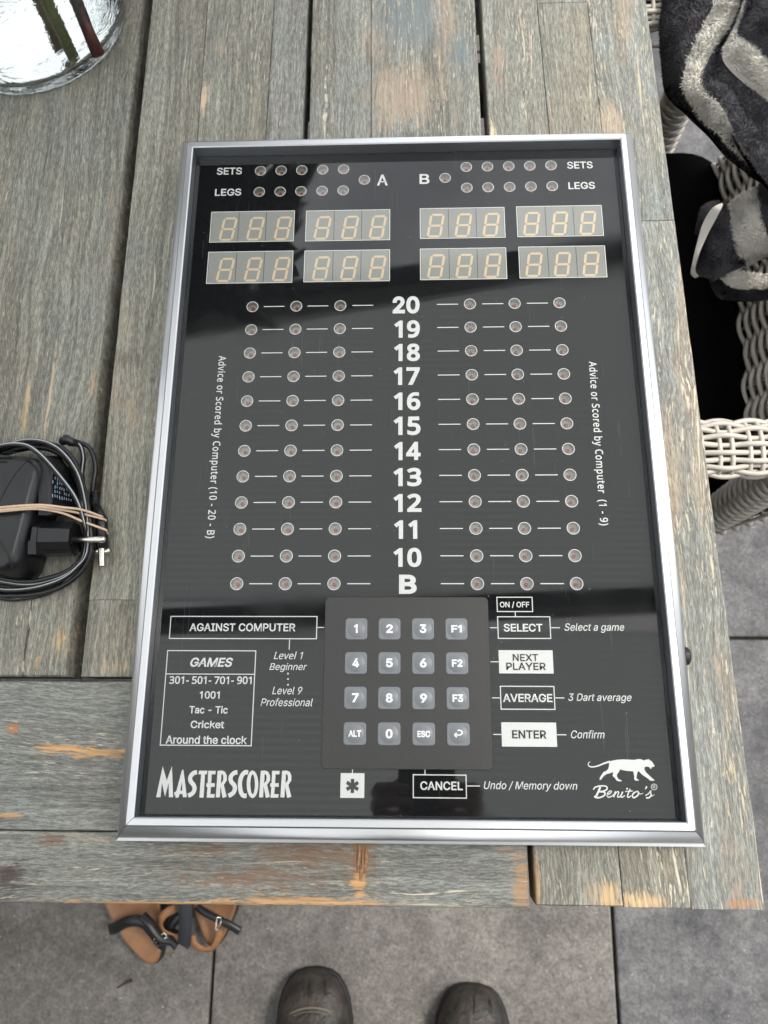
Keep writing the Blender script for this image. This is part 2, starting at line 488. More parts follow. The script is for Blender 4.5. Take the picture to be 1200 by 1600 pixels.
YT = 1.75
def lin(y, y0, v0, y1, v1): return v0 + (v1 - v0) * (y - y0) / (y1 - y0)
def longb(l, r, y0, y1, **k):
    """l and r: ((ya, xa), (yb, xb)) lines"""
    f = lambda q_, y: lin(y, q_[0][0], q_[0][1], q_[1][0], q_[1][1])
    return plank(f(l, y0), f(r, y0), f(l, y1), f(r, y1), y0, y1, **k)
e1r = ((-.177, -.2466), (.448, -.2458)); e1l = ((-.177, -.385), (.448, -.386))
e2l = ((-.177, -.2352), (.448, -.2363)); s2a = ((-.177, -.180), (.448, -.1835)); s2b = ((-.177, -.126), (.448, -.1215)); e2r = ((-.177, -.0908), (.448, -.0896))
e3l = ((-.177, -.0800), (.448, -.0853)); s3a = ((-.177, -.024), (.448, -.0311)); e3r = ((-.177, .0745), (.448, .0640))
e4l = ((-.32, .0858), (.4375, .0702)); s4a = ((-.32, .1430), (.4375, .1212)); s4b = ((-.32, .1866), (.4375, .1667)); e4r = ((-.32, .2345), (.4375, .2200))
YB = -.1735
longb(e1l, e1r, YB, YT, wear=.3, bevr=.0035, bev=.002)
hair = 0.00035
def sh(l, d): return ((l[0][0], l[0][1] + d), (l[1][0], l[1][1] + d))
longb(e2l, sh(s2a, -hair), YB, -.1178, wear=.5, bev=.0008, ease=.0002); longb(e2l, sh(s2a, -hair), -.1176, YT, wear=.25, bev=.0008, ease=.0002)
longb(s2a, s2b, YB, YT, wear=.35, bev=.0004, jit=.0); longb(sh(s2b, hair), e2r, YB, YT, wear=.4, bev=.0008)
longb(e3l, sh(s3a, -hair), YB, YT, wear=.35, bev=.0008); longb(s3a, e3r, YB, YT, wear=1.0, bev=.0008)
longb(e4l, sh(s4a, -hair), -.3205, YT, wear=.75, bev=.0010)
longb(s4a, sh(s4b, -hair), -.3205, .4315, wear=.9, bev=.0005, jit=.0001, ease=.0003); longb(s4a, sh(s4b, -hair), .4317, YT, wear=.8, bev=.0005, jit=.0001, ease=.0003)
longb(s4b, e4r, -.3212, .1998, ease=.0004, wear=1.1, bev=.0008, bevr=.0018, jit=.0004); longb(s4b, e4r, .2000, YT, ease=.0004, wear=1.0, bev=.0008, bevr=.0018, jit=.0004)
# cross boards at the near end
plank(-.2772, -.1770, -.2772, -.1768, -1.0, .0775, horiz=True, wear=.25)
plank(-.3248, -.2782, -.3222, -.2780, -1.0, .0815, horiz=True, wear=.15, bev=.002, jit=.0005)
# left side of the top, out of the picture
for k in range(4):
    x1 = -.3915 - k * .151
    plank(x1 - .145, x1, x1 - .145, x1, YB, YT, wear=.3)
rail = MB()
yr = at(481, 140, .69).y
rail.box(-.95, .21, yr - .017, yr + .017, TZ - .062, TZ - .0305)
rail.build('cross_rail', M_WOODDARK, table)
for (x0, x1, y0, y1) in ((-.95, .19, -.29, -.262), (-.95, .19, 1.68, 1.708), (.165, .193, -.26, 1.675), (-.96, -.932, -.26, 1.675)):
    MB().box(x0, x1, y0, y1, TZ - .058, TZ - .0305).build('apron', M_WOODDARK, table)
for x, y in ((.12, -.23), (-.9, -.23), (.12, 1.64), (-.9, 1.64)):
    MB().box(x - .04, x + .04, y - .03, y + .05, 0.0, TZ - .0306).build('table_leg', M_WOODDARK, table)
# splinters standing in the split knot at the near edge
for k, (x, y, l, w_) in enumerate(((560, 1340, .020, .0016), (566, 1352, .024, .0012), (571, 1345, .017, .0018), (563, 1362, .014, .0010))):
    P = at(x, y, TZ)
    b = MB(); b.tube([(P.x - .0008, P.y - l / 2, TZ - .0006), (P.x + .0006, P.y, TZ + .0009), (P.x + .0002, P.y + l / 2, TZ - .0004)], [w_ * .3, w_ * .8, w_ * .4], 6)
    b.build('splinter', plain('splinter_wood', (0.30, 0.17, 0.09), 0.8, var=.3, scale=400), table, smooth=True)

# ------------------------------------------------------------------ scoreboard
FZ = 0.754                    # printed face
board = empty('dart_scoreboard', (0, 0, 0))
tag(board, 'black electronic dart scoreboard in a silver aluminium frame lying on the table', 'scoreboard')
def face_material():
    q = NT('black_glossy_face')
    g = q.n('TexCoord').outputs['Object']
    dust = q.n('TexVoronoi', {'Vector': g, 'Scale': 260.0}).outputs['Distance']
    m = q.math('MULTIPLY', q.rng(dust, .04, .09, 1, 0), q.rng(q.noise(g, 170, 1), .62, .67))
    sm = q.noise(g, 14, 4, .6)
    scr = q.noise(q.vm('ADD', q.scl(g, (900, 14, 1)), q.vm('SCALE', q.n('TexNoise', {'Vector': g, 'Scale': 9.0}).outputs['Color'])), 1.0, 1)
    sc_m = q.math('MULTIPLY', q.rng(scr, .70, .74), q.rng(q.noise(g, 22, 2), .50, .6))
    mm = q.math('MAXIMUM', m, q.math('MULTIPLY', sc_m, .10))
    c = q.mix(q.math('MULTIPLY', mm, .85), (0.0085, 0.009, 0.0095), (0.30, 0.30, 0.29))
    r = q.rng(sm, .35, .7, .012, .10)
    r = q.math('MAXIMUM', r, q.math('MULTIPLY', mm, .4))
    q.bsdf(Base_Color=c, Roughness=r, IOR=1.58)
    return q.m
M_FACE = face_material()
M_PRINT = plain('white_print', (0.52, 0.53, 0.515), 0.06, ior=1.5)
M_DARKPRINT = plain('dark_print', (0.03, 0.03, 0.03), 0.06, ior=1.5)
def alu_material():
    q = NT('brushed_aluminium')
    g = q.n('NewGeometry').outputs['Position']
    nz = q.noise(g, 420, 3)
    lo = q.noise(g, 9, 3)
    q.bsdf(Base_Color=(0.64, 0.65, 0.665), Metallic=1.0, Roughness=q.rng(lo, .3, .7, .41, .45))
    return q.m
M_ALU = alu_material()
M_WALL = plain('sky_tinted_inner_wall', (0.46, 0.48, 0.51), 0.30, metal=0.9)  # blue of the reflected sky put into the inner wall's metal colour
# corners of the opening
TL, TR, BL_, BR_ = Vector((-.1740, .2513)), Vector((.1742, .2513)), Vector((-.1757, -.2643)), Vector((.1772, -.2640))
def frame_rail(A, B, outA, outB):
    """one mitred side. A,B opening corners, outA/outB outward diagonal unit (scaled so the perpendicular is 1)"""
    ledge = .0020 if A is not TL and outA == (-1, -1) and outB == (1, -1) else .0003
    prof = [(0.0, .0235), (0.0, .0345), (.0008, .0353), (.0046, .0353), (.0052, .0345), (.0058, .0338), (.0086, .0317), (.0112, .0288), (.0132, .0252), (.0142, .0215), (.0144, .0190), (.0144 + ledge, .0186), (.0146 + ledge, .0180), (.0146 + ledge, .0006), (.004, .0006)]
    vs = []
    for P, o_ in ((A, outA), (B, outB)):
        for d, z in prof:
            vs.append((P.x + o_[0] * d, P.y + o_[1] * d, TZ + z))
    n = len(prof)
    fs = [(k, k + 1, n + k + 1, n + k) for k in range(n - 1)] + [(n - 1, 0, n, 2 * n - 1)] + [tuple(range(n))[::-1], tuple(range(n, 2 * n))]
    mb = MB(); mb.add(vs, fs)
    mb.m = [1 if k == 0 else 0 for k in range(len(fs))]
    o = mb.build('frame_rail', [M_ALU, M_WALL], board)
    me = o.data
    me.update()
    bm = bmesh.new(); bm.from_mesh(me); bmesh.ops.recalc_face_normals(bm, faces=bm.faces); bm.to_mesh(me); bm.free()
    for p_ in me.polygons:
        p_.use_smooth = False
    # smooth the rounded outer flank only
    for k in range(5, 10): me.polygons[k].use_smooth = True
    return o
eps = 0.00022
def inset(A, B, t): return A + (B - A).normalized() * t, B - (B - A).normalized() * t
for A, B, oa, ob in ((BL_, BR_, (-1, -1), (1, -1)), (BR_, TR, (1, -1), (1, 1)), (TR, TL, (1, 1), (-1, 1)), (TL, BL_, (-1, 1), (-1, -1))):
    a_, b_ = inset(A, B, eps)
    frame_rail(a_, b_, oa, ob)
MB().box(-.172, .173, -.262, .249, TZ + .001, FZ - .008).build('housing', plain('black_housing', (.02, .02, .02), .6), board)

# indicator positions
LX = (.0505, .0851, .1197)
leds = []
for r_ in range(12):
    y = .1102 - r_ * (.2200 / 11)
    for x in LX: leds += [(x, y), (-x - .0001, y)]
for x in (.0505, .0678, .0852, .1024, .1196):
    leds += [(x, .2362), (-x, .2362), (x, .2163), (-x, .2158)]
leds += [(-.0332, .2256), (.0330, .2260)]
RL = .0041
def circ(cx, cy, r, n=24): return [(cx + r * math.cos(2 * PI * k / n), cy + r * math.sin(2 * PI * k / n)) for k in range(n)]
ins_ = .0003
outer = [(BL_.x + ins_, BL_.y + ins_), (BR_.x - ins_, BR_.y + ins_), (TR.x - ins_, TR.y - ins_), (TL.x + ins_, TL.y - ins_)]
me = fill2d([outer] + [circ(x, y, RL)[::-1] for x, y in leds], FZ, 'face_panel')
face = child('face_panel', me, board, M_FACE)
q = NT('smoked_window')
fr = q.n('Fresnel', {'IOR': 1.9}).outputs[0]
q.surf(q.n('MixShader', {0: fr, 1: q.n('BsdfTransparent', {'Color': (.88, .87, .85, 1)}).outputs[0], 2: q.n('BsdfGlossy', {'Color': (1, 1, 1, 1), 'Roughness': .08}).outputs[0]}).outputs[0])
M_WIN = q.m
M_SOCK = plain('grey_socket', (0.85, 0.84, 0.79), .7)
M_BULB = plain('red_lamp_lens', (0.80, 0.24, 0.19), .22, ior=1.6)
me_ring = MB(); vs = []; fs = []
for k in range(28):
    a = 2 * PI * k / 28
    vs += [(RL * math.cos(a), RL * math.sin(a), .00012), ((RL + .00055) * math.cos(a), (RL + .00055) * math.sin(a), .00012)]
for k in range(28):
    j = (k + 1) % 28; fs.append((2 * k, 2 * k + 1, 2 * j + 1, 2 * j))
me_ring.add(vs, fs); me_ring = me_ring.mesh('ring'); me_ring.materials.append(M_PRINT)
me_win = MB().add([(x, y, -.0001) for x, y in circ(0, 0, RL)], [tuple(range(24))]).mesh('window'); me_win.materials.append(M_WIN)
me_sock = MB().lathe([(RL, -.0002), (RL, -.0046), (0.0, -.0046)], 16, close=False).mesh('indicator_light'); me_sock.materials.append(M_SOCK)
me_bulb = MB().lathe([(0.0, -.0018), (.0008, -.0021), (.0013, -.0030), (.0015, -.0046)], 12, close=False).mesh('bulb'); me_bulb.materials.append(M_BULB)
me_bulb.polygons.foreach_set('use_smooth', [True] * len(me_bulb.polygons))
for x, y in leds:
    s_ = child('indicator_light', me_sock, board, loc=(x, y, FZ))
    child('ring', me_ring, s_); child('bulb', me_bulb, s_); child('window', me_win, s_)
# dashes between the lights
def quad2d(name, x0, x1, y0, y1, z, mat, parent, label=None):
    return MB().add([(x0, y0, z), (x1, y0, z), (x1, y1, z), (x0, y1, z)], [(0, 1, 2, 3)]).build(name, mat, parent, label=label)
me_dash = MB().add([(-.0082, -.00036, .0001), (.0082, -.00036, .0001), (.0082, .00036, .0001), (-.0082, .00036, .0001)], [(0, 1, 2, 3)]).mesh('dash'); me_dash.materials.append(M_PRINT)
for r_ in range(12):
    y = .1102 - r_ * .02
    for x in (.0330, .0682, .1027): 
        child('dash', me_dash, board, loc=(x, y, FZ)); child('dash', me_dash, board, loc=(-x, y, FZ))

# ------------------------------------------------------------------ lettering
def load_font(fn):
    try:
        return bpy.data.fonts.load(os.path.join(bpy.utils.system_resource('DATAFILES', path='fonts'), fn))
    except Exception:
        return None
FONT, FONT1 = load_font('Inter.woff2'), load_font('NotoSansHebrew-Regular.woff2')
def text_mesh(s, off=0.02, shear=0.0, space=1.0):
    """filled letters, thickened by a rim swept round their outlines; pressed almost flat"""
    cu = bpy.data.curves.new('tmp', 'FONT'); cu.body = s; cu.size = 1.0
    f_ = FONT1 if ('1' in s and FONT1) else FONT
    if f_: cu.font = f_
    cu.bevel_depth = off; cu.bevel_resolution = 1; cu.shear = shear; cu.space_character = space; cu.resolution_u = 4
    cu.fill_mode = 'FRONT' if off == 0 else 'FULL' if False else 'FRONT'
    o = bpy.data.objects.new('tmp', cu); COL.objects.link(o)
    dg = bpy.context.evaluated_depsgraph_get(); dg.update()
    me = bpy.data.meshes.new_from_object(o.evaluated_get(dg))
    bpy.data.objects.remove(o); bpy.data.curves.remove(cu)
    me.materials.clear()
    bm = bmesh.new(); bm.from_mesh(me)
    bmesh.ops.delete(bm, geom=[f for f in bm.faces if f.normal.z < -.2], context='FACES')
    bm.to_mesh(me); bm.free()
    for v in me.vertices: v.co.z *= .0009
    me.polygons.foreach_set('use_smooth', [False] * len(me.polygons))
    return me
def place_text(s, x0, x1, y0, y1, z, mat, parent, off=.02, shear=0.0, rot=0, name='lettering', label=None, space=1.0, dome=None):
    """text fitted to a rectangle on the panel; rot -90 reads downwards"""
    me = text_mesh(s, off, shear, space)
    xs = [v.co.x for v in me.vertices]; ys = [v.co.y for v in me.vertices]
    ax, bx, ay, by = min(xs), max(xs), min(ys), max(ys)
    cx, cy = (x0 + x1) / 2, (y0 + y1) / 2
    for v in me.vertices:
        u = (v.co.x - ax) / (bx - ax); w_ = (v.co.y - ay) / (by - ay)
        if rot == 0: X, Y = x0 + u * (x1 - x0), y0 + w_ * (y1 - y0)
        else: X, Y = x0 + w_ * (x1 - x0), y1 - u * (y1 - y0)
        Z = z + v.co.z + (dome(X, Y) if dome else 0)
        v.co = (X - cx, Y - cy, Z - z)
    o = child(name, me, parent, mat, loc=(cx, cy, z), label=label or f'lettering reading {s}')
    return o
PZ = FZ + .00010
def px_text(s, x0, y0, x1, y1, mat=None, off=.02, shear=0.0, z=PZ, **k):
    a = at(x0, (y0 + y1) / 2, FZ); b = at(x1, (y0 + y1) / 2, FZ); c = at((x0 + x1) / 2, y0, FZ); d = at((x0 + x1) / 2, y1, FZ)
    return place_text(s, a.x, b.x, d.y, c.y, z, mat or M_PRINT, board, off, shear, **k)
BD = .016
px_text('SETS', 339, 262, 378, 273, off=BD); px_text('LEGS', 336, 295, 377, 306, off=BD)
px_text('SETS', 886, 252.5, 926, 263.5, off=BD); px_text('LEGS', 888, 284.5, 929.5, 295.5, off=BD)
px_text('A', 589, 273, 606, 290, off=BD); px_text('B', 655.5, 272, 671, 287.5, off=BD)
for k, (x0, x1, y0, y1) in enumerate(((613.5, 655.5, 463, 490), (615.8, 656, 500.5, 528), (615.5, 656, 537, 564.5), (614.7, 656, 574, 601.5), (615, 656.7, 613, 641), (614.8, 657, 651, 680),
                                      (615.5, 657, 690.5, 719), (614.5, 658.5, 731, 760), (614.5, 658.5, 771.5, 800), (615.5, 652, 813, 842), (614.5, 658.5, 856, 886))):
    px_text(str(20 - k), x0, y0, x1, y1, off=.034)
px_text('B', 623.5, 898, 651, 928, off=.034)
# vertical lines of text
def vtext(s, xa0, xa1, ya, yb, **k):
    return place_text(s, xa0, xa1, yb, ya, PZ, M_PRINT, board, .014, 0, rot=-90, **k)
a = at(353, 556, FZ); b = at(335, 841, FZ)
vtext('Advice or Scored by Computer (10 - 20 - B)', -.1455, -.1378, a.y, b.y, space=1.12)
a = at(918, 565, FZ); b = at(938, 821, FZ)
vtext('Advice or Scored by Computer  (1 - 9)', .1372, .1450, a.y, b.y, space=1.12)
PX = lambda x, y: at(x, y, FZ)
def box_outline(x0, y0, x1, y1, name='label_box', w=.00065, filled=False):
    """rectangle given by mid-side pixels: left, top, right, bottom"""
    A = PX(x0, (y0 + y1) / 2).x; B = PX(x1, (y0 + y1) / 2).x; T = PX((x0 + x1) / 2, y0).y; D = PX((x0 + x1) / 2, y1).y
    z = FZ + .00008
    if filled:
        return quad2d(name, A, B, D, T, z, M_PRINT, board)
    mb = MB()
    mb.add([(A, D, z), (B, D, z), (B, T, z), (A, T, z), (A + w, D + w, z), (B - w, D + w, z), (B - w, T - w, z), (A + w, T - w, z)],
           [(0, 1, 5, 4), (1, 2, 6, 5), (2, 3, 7, 6), (3, 0, 4, 7)])
    return mb.build(name, M_PRINT, board)
def tick(x0, y0, x1, y1, w=.0006):
    a, b = PX(x0, y0), PX(x1, y1); z = FZ + .0001
    if abs(a.x - b.x) > abs(a.y - b.y): return quad2d('connector_line', min(a.x, b.x), max(a.x, b.x), a.y - w / 2, a.y + w / 2, z, M_PRINT, board)
    return quad2d('connector_line', a.x - w / 2, a.x + w / 2, min(a.y, b.y), max(a.y, b.y), z, M_PRINT, board)
box_outline(265.2, 962.5, 495.7, 998.6); px_text('AGAINST COMPUTER', 296.3, 974, 461.7, 986.5, off=BD)
tick(496, 980.4, 506.5, 980.4); tick(452.5, 999, 451.8, 1015)
px_text('Level 1', 428, 1018, 473.8, 1030, off=0.003, shear=.24); px_text('Beginner', 421, 1036, 479.6, 1050, off=0.003, shear=.24)
for y in (1052.5, 1061, 1070):
    p_ = PX(450, y); MB().add([(x_, y_, FZ + .0001) for x_, y_ in circ(p_.x, p_.y, .0006, 10)], [tuple(range(10))]).build('dot', M_PRINT, board)
px_text('Level 9', 425.4, 1073, 472.5, 1085, off=0.003, shear=.24); px_text('Professional', 407.5, 1091, 488.8, 1103.5, off=0.003, shear=.24)
box_outline(255.5, 1016, 396.9, 1165.5); tick(259.9, 1053, 398.4, 1053)
px_text('GAMES', 297.5, 1027.5, 363.8, 1042, off=.022, shear=.22)
px_text('301- 501- 701- 901', 264.6, 1056.7, 393.3, 1068.8, off=BD); px_text('1001', 311.7, 1080, 343.3, 1091.7, off=BD)
px_text('Tac - Tic', 296, 1103, 356, 1115, off=BD); px_text('Cricket', 298, 1126, 350.4, 1138, off=BD); px_text('Around the clock', 259, 1149.6, 386, 1162.5, off=BD)
box_outline(532, 1208, 569.3, 1246.7, filled=True); tick(550.8, 1202, 550.8, 1208)
px_text('*', 540.5, 1217, 561, 1239, mat=M_DARKPRINT, off=.017, z=FZ + .0003)
box_outline(776, 932.5, 832.5, 956.3); px_text('ON / OFF', 781, 940, 827, 950.2, off=BD); tick(805, 956, 805, 963)
box_outline(777.3, 963, 860.5, 998.3); px_text('SELECT', 787, 974.6, 847.5, 987, off=BD); tick(765.5, 980.8, 777, 980.8); tick(861, 980.8, 875, 980.8)
px_text('Select a game', 882, 974, 975.4, 988.8, off=0.003, shear=.24)
box_outline(779.5, 1016, 864.2, 1052.3, filled=True); px_text('NEXT', 801, 1022, 841, 1033, mat=M_DARKPRINT, off=.017, z=FZ + .0003); px_text('PLAYER', 791, 1035.4, 853, 1047, mat=M_DARKPRINT, off=.017, z=FZ + .0003)
tick(766.5, 1034, 779, 1034)
box_outline(781.6, 1071.7, 867, 1109); px_text('AVERAGE', 785.8, 1084, 863, 1097, off=BD); tick(769, 1090.4, 781.4, 1090.4); tick(867.5, 1090.4, 881.7, 1090.4)
px_text('3 Dart average', 888, 1083.8, 986.7, 1098.5, off=0.003, shear=.24)
box_outline(783.8, 1128.8, 869.7, 1166.7, filled=True); px_text('ENTER', 800, 1141, 853.8, 1154, mat=M_DARKPRINT, off=.019, z=FZ + .0003)
tick(771, 1147.5, 784, 1147.5); tick(870, 1148, 885, 1148); px_text('Confirm', 892, 1141, 944.6, 1153.8, off=0.003, shear=.24)
box_outline(645, 1210, 729.3, 1247.5); px_text('CANCEL', 656.7, 1221, 723, 1234.6, off=BD); tick(664, 1202, 664, 1210); tick(729.6, 1228, 750, 1228)
px_text('Undo / Memory down', 756, 1220.8, 902, 1236.7, off=0.003, shear=.24)

# ribbons and outlines for the drawn marks (pixel shapes of an enlarged view -> panel plane)
def ribbon2d(mb, pts, w, zc, z, smooth=6, taper=None):
    P = [PX(*zc(*p)) for p in pts]
    if smooth: P = catmull([(p.x, p.y, 0) for p in P], smooth)
    n = len(P); vs = []
    for i, p in enumerate(P):
        t = P[min(i + 1, n - 1)] - P[max(i - 1, 0)]; t = Vector((t[0], t[1], 0)).normalized(); nn = Vector((-t.y, t.x, 0))
        u = i / (n - 1)
        ww = w if taper is None else w * (taper[0] + (taper[1] - taper[0]) * u) if len(taper) == 2 else w * taper[min(int(u * len(taper)), len(taper) - 1)]
        vs += [(p[0] + nn.x * ww / 2, p[1] + nn.y * ww / 2, z), (p[0] - nn.x * ww / 2, p[1] - nn.y * ww / 2, z)]
    mb.add(vs, [(2 * i, 2 * i + 1, 2 * i + 3, 2 * i + 2) for i in range(n - 1)])
def outline_mesh(loops, zc, z):
    return fill2d([[(PX(*zc(*p)).x, PX(*zc(*p)).y) for p in lp] for lp in loops], z)
def join_into(mb, me):
    mb.add([v.co[:] for v in me.vertices], [tuple(p.vertices) for p in me.polygons])
zm = lambda x, y: (230 + x / 4.8, 1180 + y / 4.8)
mm = 1 / 4.8 * .000432                                       # width of one enlarged pixel on the panel
def letters(i, mb_fn):
    mb = MB(); mb_fn(mb, FZ + .0001); mb.build('letter', M_PRINT, wordmark)
wordmark = MB().add([(PX(240, 1252).x, PX(240, 1252).y, FZ + .00003), (PX(242, 1252).x, PX(240, 1252).y, FZ + .00003), (PX(242, 1250).x, PX(240, 1250).y, FZ + .00003)], [(0, 1, 2)]).build('lettering', M_FACE, board, label='lettering reading MASTERSCORER in tall narrow capitals')
def G_poly(*loops):
    return lambda mb, z: join_into(mb, outline_mesh(loops, zm, z))
def shiftp(lp, d): return [(x + d, y) for x, y in lp]
M_ = [(67, 315), (117, 82), (147, 190), (186, 82), (195, 315), (163, 315), (161, 208), (134, 312), (111, 208), (100, 315)]
A_ = [(206, 303), (203, 280), (219, 270), (260, 115), (267, 106), (273, 115), (298, 315), (268, 315), (265, 291), (243, 291), (236, 318), (210, 318), (214, 303)]
Ah = [(248, 266), (262, 196), (264, 266)]
S_ = [(374, 128), (350, 133), (330, 152), (322, 172), (328, 198), (350, 226), (355, 255), (340, 285), (307, 305)]
T_ = [(390, 116), (452, 116), (447, 143), (434, 143), (423, 318), (391, 318), (405, 143), (384, 143)]
E_ = [(458, 117), (515, 117), (512, 143), (484, 143), (480, 210), (508, 210), (507, 237), (478, 237), (474, 292), (508, 292), (503, 318), (446, 318), (452, 237), (443, 237), (445, 210), (454, 210)]
R_ = [(528, 117), (562, 115), (585, 125), (598, 155), (597, 190), (575, 222), (597, 312), (566, 320), (549, 232), (546, 316), (515, 316)]
Rh = [(557, 141), (568, 145), (572, 165), (570, 190), (553, 212)]
C_ = [(757, 130), (735, 128), (712, 150), (698, 190), (696, 230), (703, 275), (720, 302), (746, 304)]
letters(0, G_poly(M_)); letters(1, G_poly(A_, Ah))
for d in (0, 303): letters(2, lambda mb, z, d=d: ribbon2d(mb, shiftp(S_, d), 31 * mm, zm, z))
letters(3, G_poly(T_))
for d in (0, 479): letters(4, G_poly(shiftp(E_, d)))
for d in (0, 324, 484): letters(5, G_poly(shiftp(R_, d), shiftp(Rh, d)))
letters(6, lambda mb, z: ribbon2d(mb, C_, 31 * mm, zm, z))
el = lambda cx, cy, rx, ry, n=28: [(cx + rx * math.cos(2 * PI * k / n), cy + ry * math.sin(2 * PI * k / n)) for k in range(n)]
letters(7, G_poly(el(790, 218, 44, 103), el(791, 218, 17, 74)))
zb = lambda x, y: (900 + x / 7.5, 1170 + y / 7.5)
mb_ = 1 / 7.5 * .000434
panther = [(385, 148), (430, 138), (480, 128), (560, 124), (640, 128), (690, 130), (725, 120), (760, 122), (790, 135), (815, 132), (820, 122), (835, 130), (855, 120), (862, 135), (885, 145), (900, 165), (912, 190), (922, 195), (915, 210), (885, 215), (882, 235), (872, 235), (860, 215), (835, 208), (805, 212), (800, 240), (820, 275), (860, 315), (905, 355), (920, 368), (905, 375), (870, 372), (845, 350), (800, 320), (760, 290), (735, 262), (722, 270), (710, 320), (708, 345), (730, 360), (738, 372), (700, 373), (683, 362), (682, 320), (670, 265), (640, 262), (590, 258), (550, 250), (515, 240), (505, 265), (480, 300), (478, 325), (500, 358), (535, 370), (535, 380), (495, 380), (475, 370), (450, 335), (430, 320), (432, 300), (440, 272), (400, 285), (360, 295), (335, 310), (310, 335), (295, 362), (280, 366), (276, 355), (285, 325), (310, 290), (325, 270), (350, 262), (375, 240), (385, 210), (388, 180)]
mb = MB(); join_into(mb, outline_mesh([panther], zb, FZ + .0001))
ribbon2d(mb, [(166, 152), (147, 163), (142, 185), (158, 206), (200, 212), (260, 199), (330, 170), (400, 148)], 10 * mb_, zb, FZ + .00013, taper=(.6, 1.9))
mb.build('panther_emblem', M_PRINT, board, label='white walking panther emblem')
scr = MB().add([(PX(928, 1250).x, PX(928, 1250).y, FZ + .00003), (PX(930, 1250).x, PX(930, 1250).y, FZ + .00003), (PX(930, 1248).x, PX(930, 1248).y, FZ + .00003)], [(0, 1, 2)]).build('lettering', M_FACE, board, label="script lettering reading Benito's")
def script(*strokes):
    mb = MB()
    for k, (pts, w, tp) in enumerate(strokes): ribbon2d(mb, pts, w * mb_, zb, FZ + .0001 + k * .00002, taper=tp)
    mb.build('letter', M_PRINT, scr)
script(([(285, 448), (262, 500), (232, 562)], 22, (1, .9)), ([(203, 478), (222, 452), (262, 438), (325, 434), (362, 448), (358, 478), (320, 496), (272, 502)], 19, (.7, .9)), ([(272, 502), (318, 504), (340, 522), (322, 552), (270, 572), (225, 568), (214, 552)], 19, (.9, .8)))
script(([(362, 542), (395, 525), (415, 503), (402, 492), (376, 512), (362, 545), (378, 567), (405, 562), (432, 545)], 15, (.8, .7)))
script(([(432, 545), (452, 520), (462, 500)], 10, (.7, 1)), ([(462, 498), (452, 530), (440, 567)], 15, (1, 1)), ([(446, 548), (466, 518), (486, 502), (500, 508), (494, 532), (485, 556), (496, 568), (528, 548)], 15, (.7, .8)))
script(([(548, 502), (526, 552), (538, 568), (572, 548)], 15, (1, .7)), ([(590, 474), (606, 462)], 17, None))
script(([(636, 470), (604, 545), (610, 570), (645, 550)], 15, (.9, .7)), ([(575, 500), (665, 494)], 10, None))
script(([(712, 500), (680, 515), (660, 545), (672, 572), (705, 560), (732, 530), (728, 504), (706, 500)], 15, None), ([(728, 508), (752, 530), (786, 520)], 10, (.8, .6)))
script(([(830, 440), (812, 472)], 17, (1, .6)))
script(([(812, 548), (850, 525), (876, 490), (874, 520), (880, 545), (855, 572), (820, 574)], 16, (.6, 1)), ([(870, 562), (918, 538)], 10, (.9, .6)))
mb = MB(); ribbon2d(mb, el(915, 447, 34, 34, 24) + [(949, 447)], 6 * mb_, zb, FZ + .0001, smooth=0)
mb.build('registered_mark', M_PRINT, board)
a = PX(*zb(899, 430)); b = PX(*zb(932, 464))
place_text('R', a.x, b.x, b.y, a.y, PZ, M_PRINT, board, off=.01)

# ------------------------------------------------------------------ number displays
M_MOD = plain('grey_display_block', (0.232, 0.238, 0.222), .07, ior=1.5, var=.05, scale=500)
M_SEG = plain('pale_orange_segment', (0.52, 0.42, 0.285), .07, ior=1.5)
def display_mesh_seg(l, w):
    h = w / 2
    return MB().add([(-l / 2, 0, 0), (-l / 2 + h, -h, 0), (l / 2 - h, -h, 0), (l / 2, 0, 0), (l / 2 - h, h, 0), (-l / 2 + h, h, 0)], [(0, 1, 2, 3, 4, 5)]).mesh('segment')
DW, DH, SK, SW = .0098, .0200, math.tan(math.radians(9)), .0019
me_sh = display_mesh_seg(DW - .0006, SW); me_sh.materials.append(M_SEG)
me_sv = display_mesh_seg(DH / 2 - .0006, SW)
for v in me_sv.vertices:
    x, y = v.co.x, v.co.y; v.co = (y + x * SK, x, 0)
me_sv.materials.append(M_SEG)
M_BEZ = plain('white_window_edge', (0.62, 0.62, 0.57), .1)
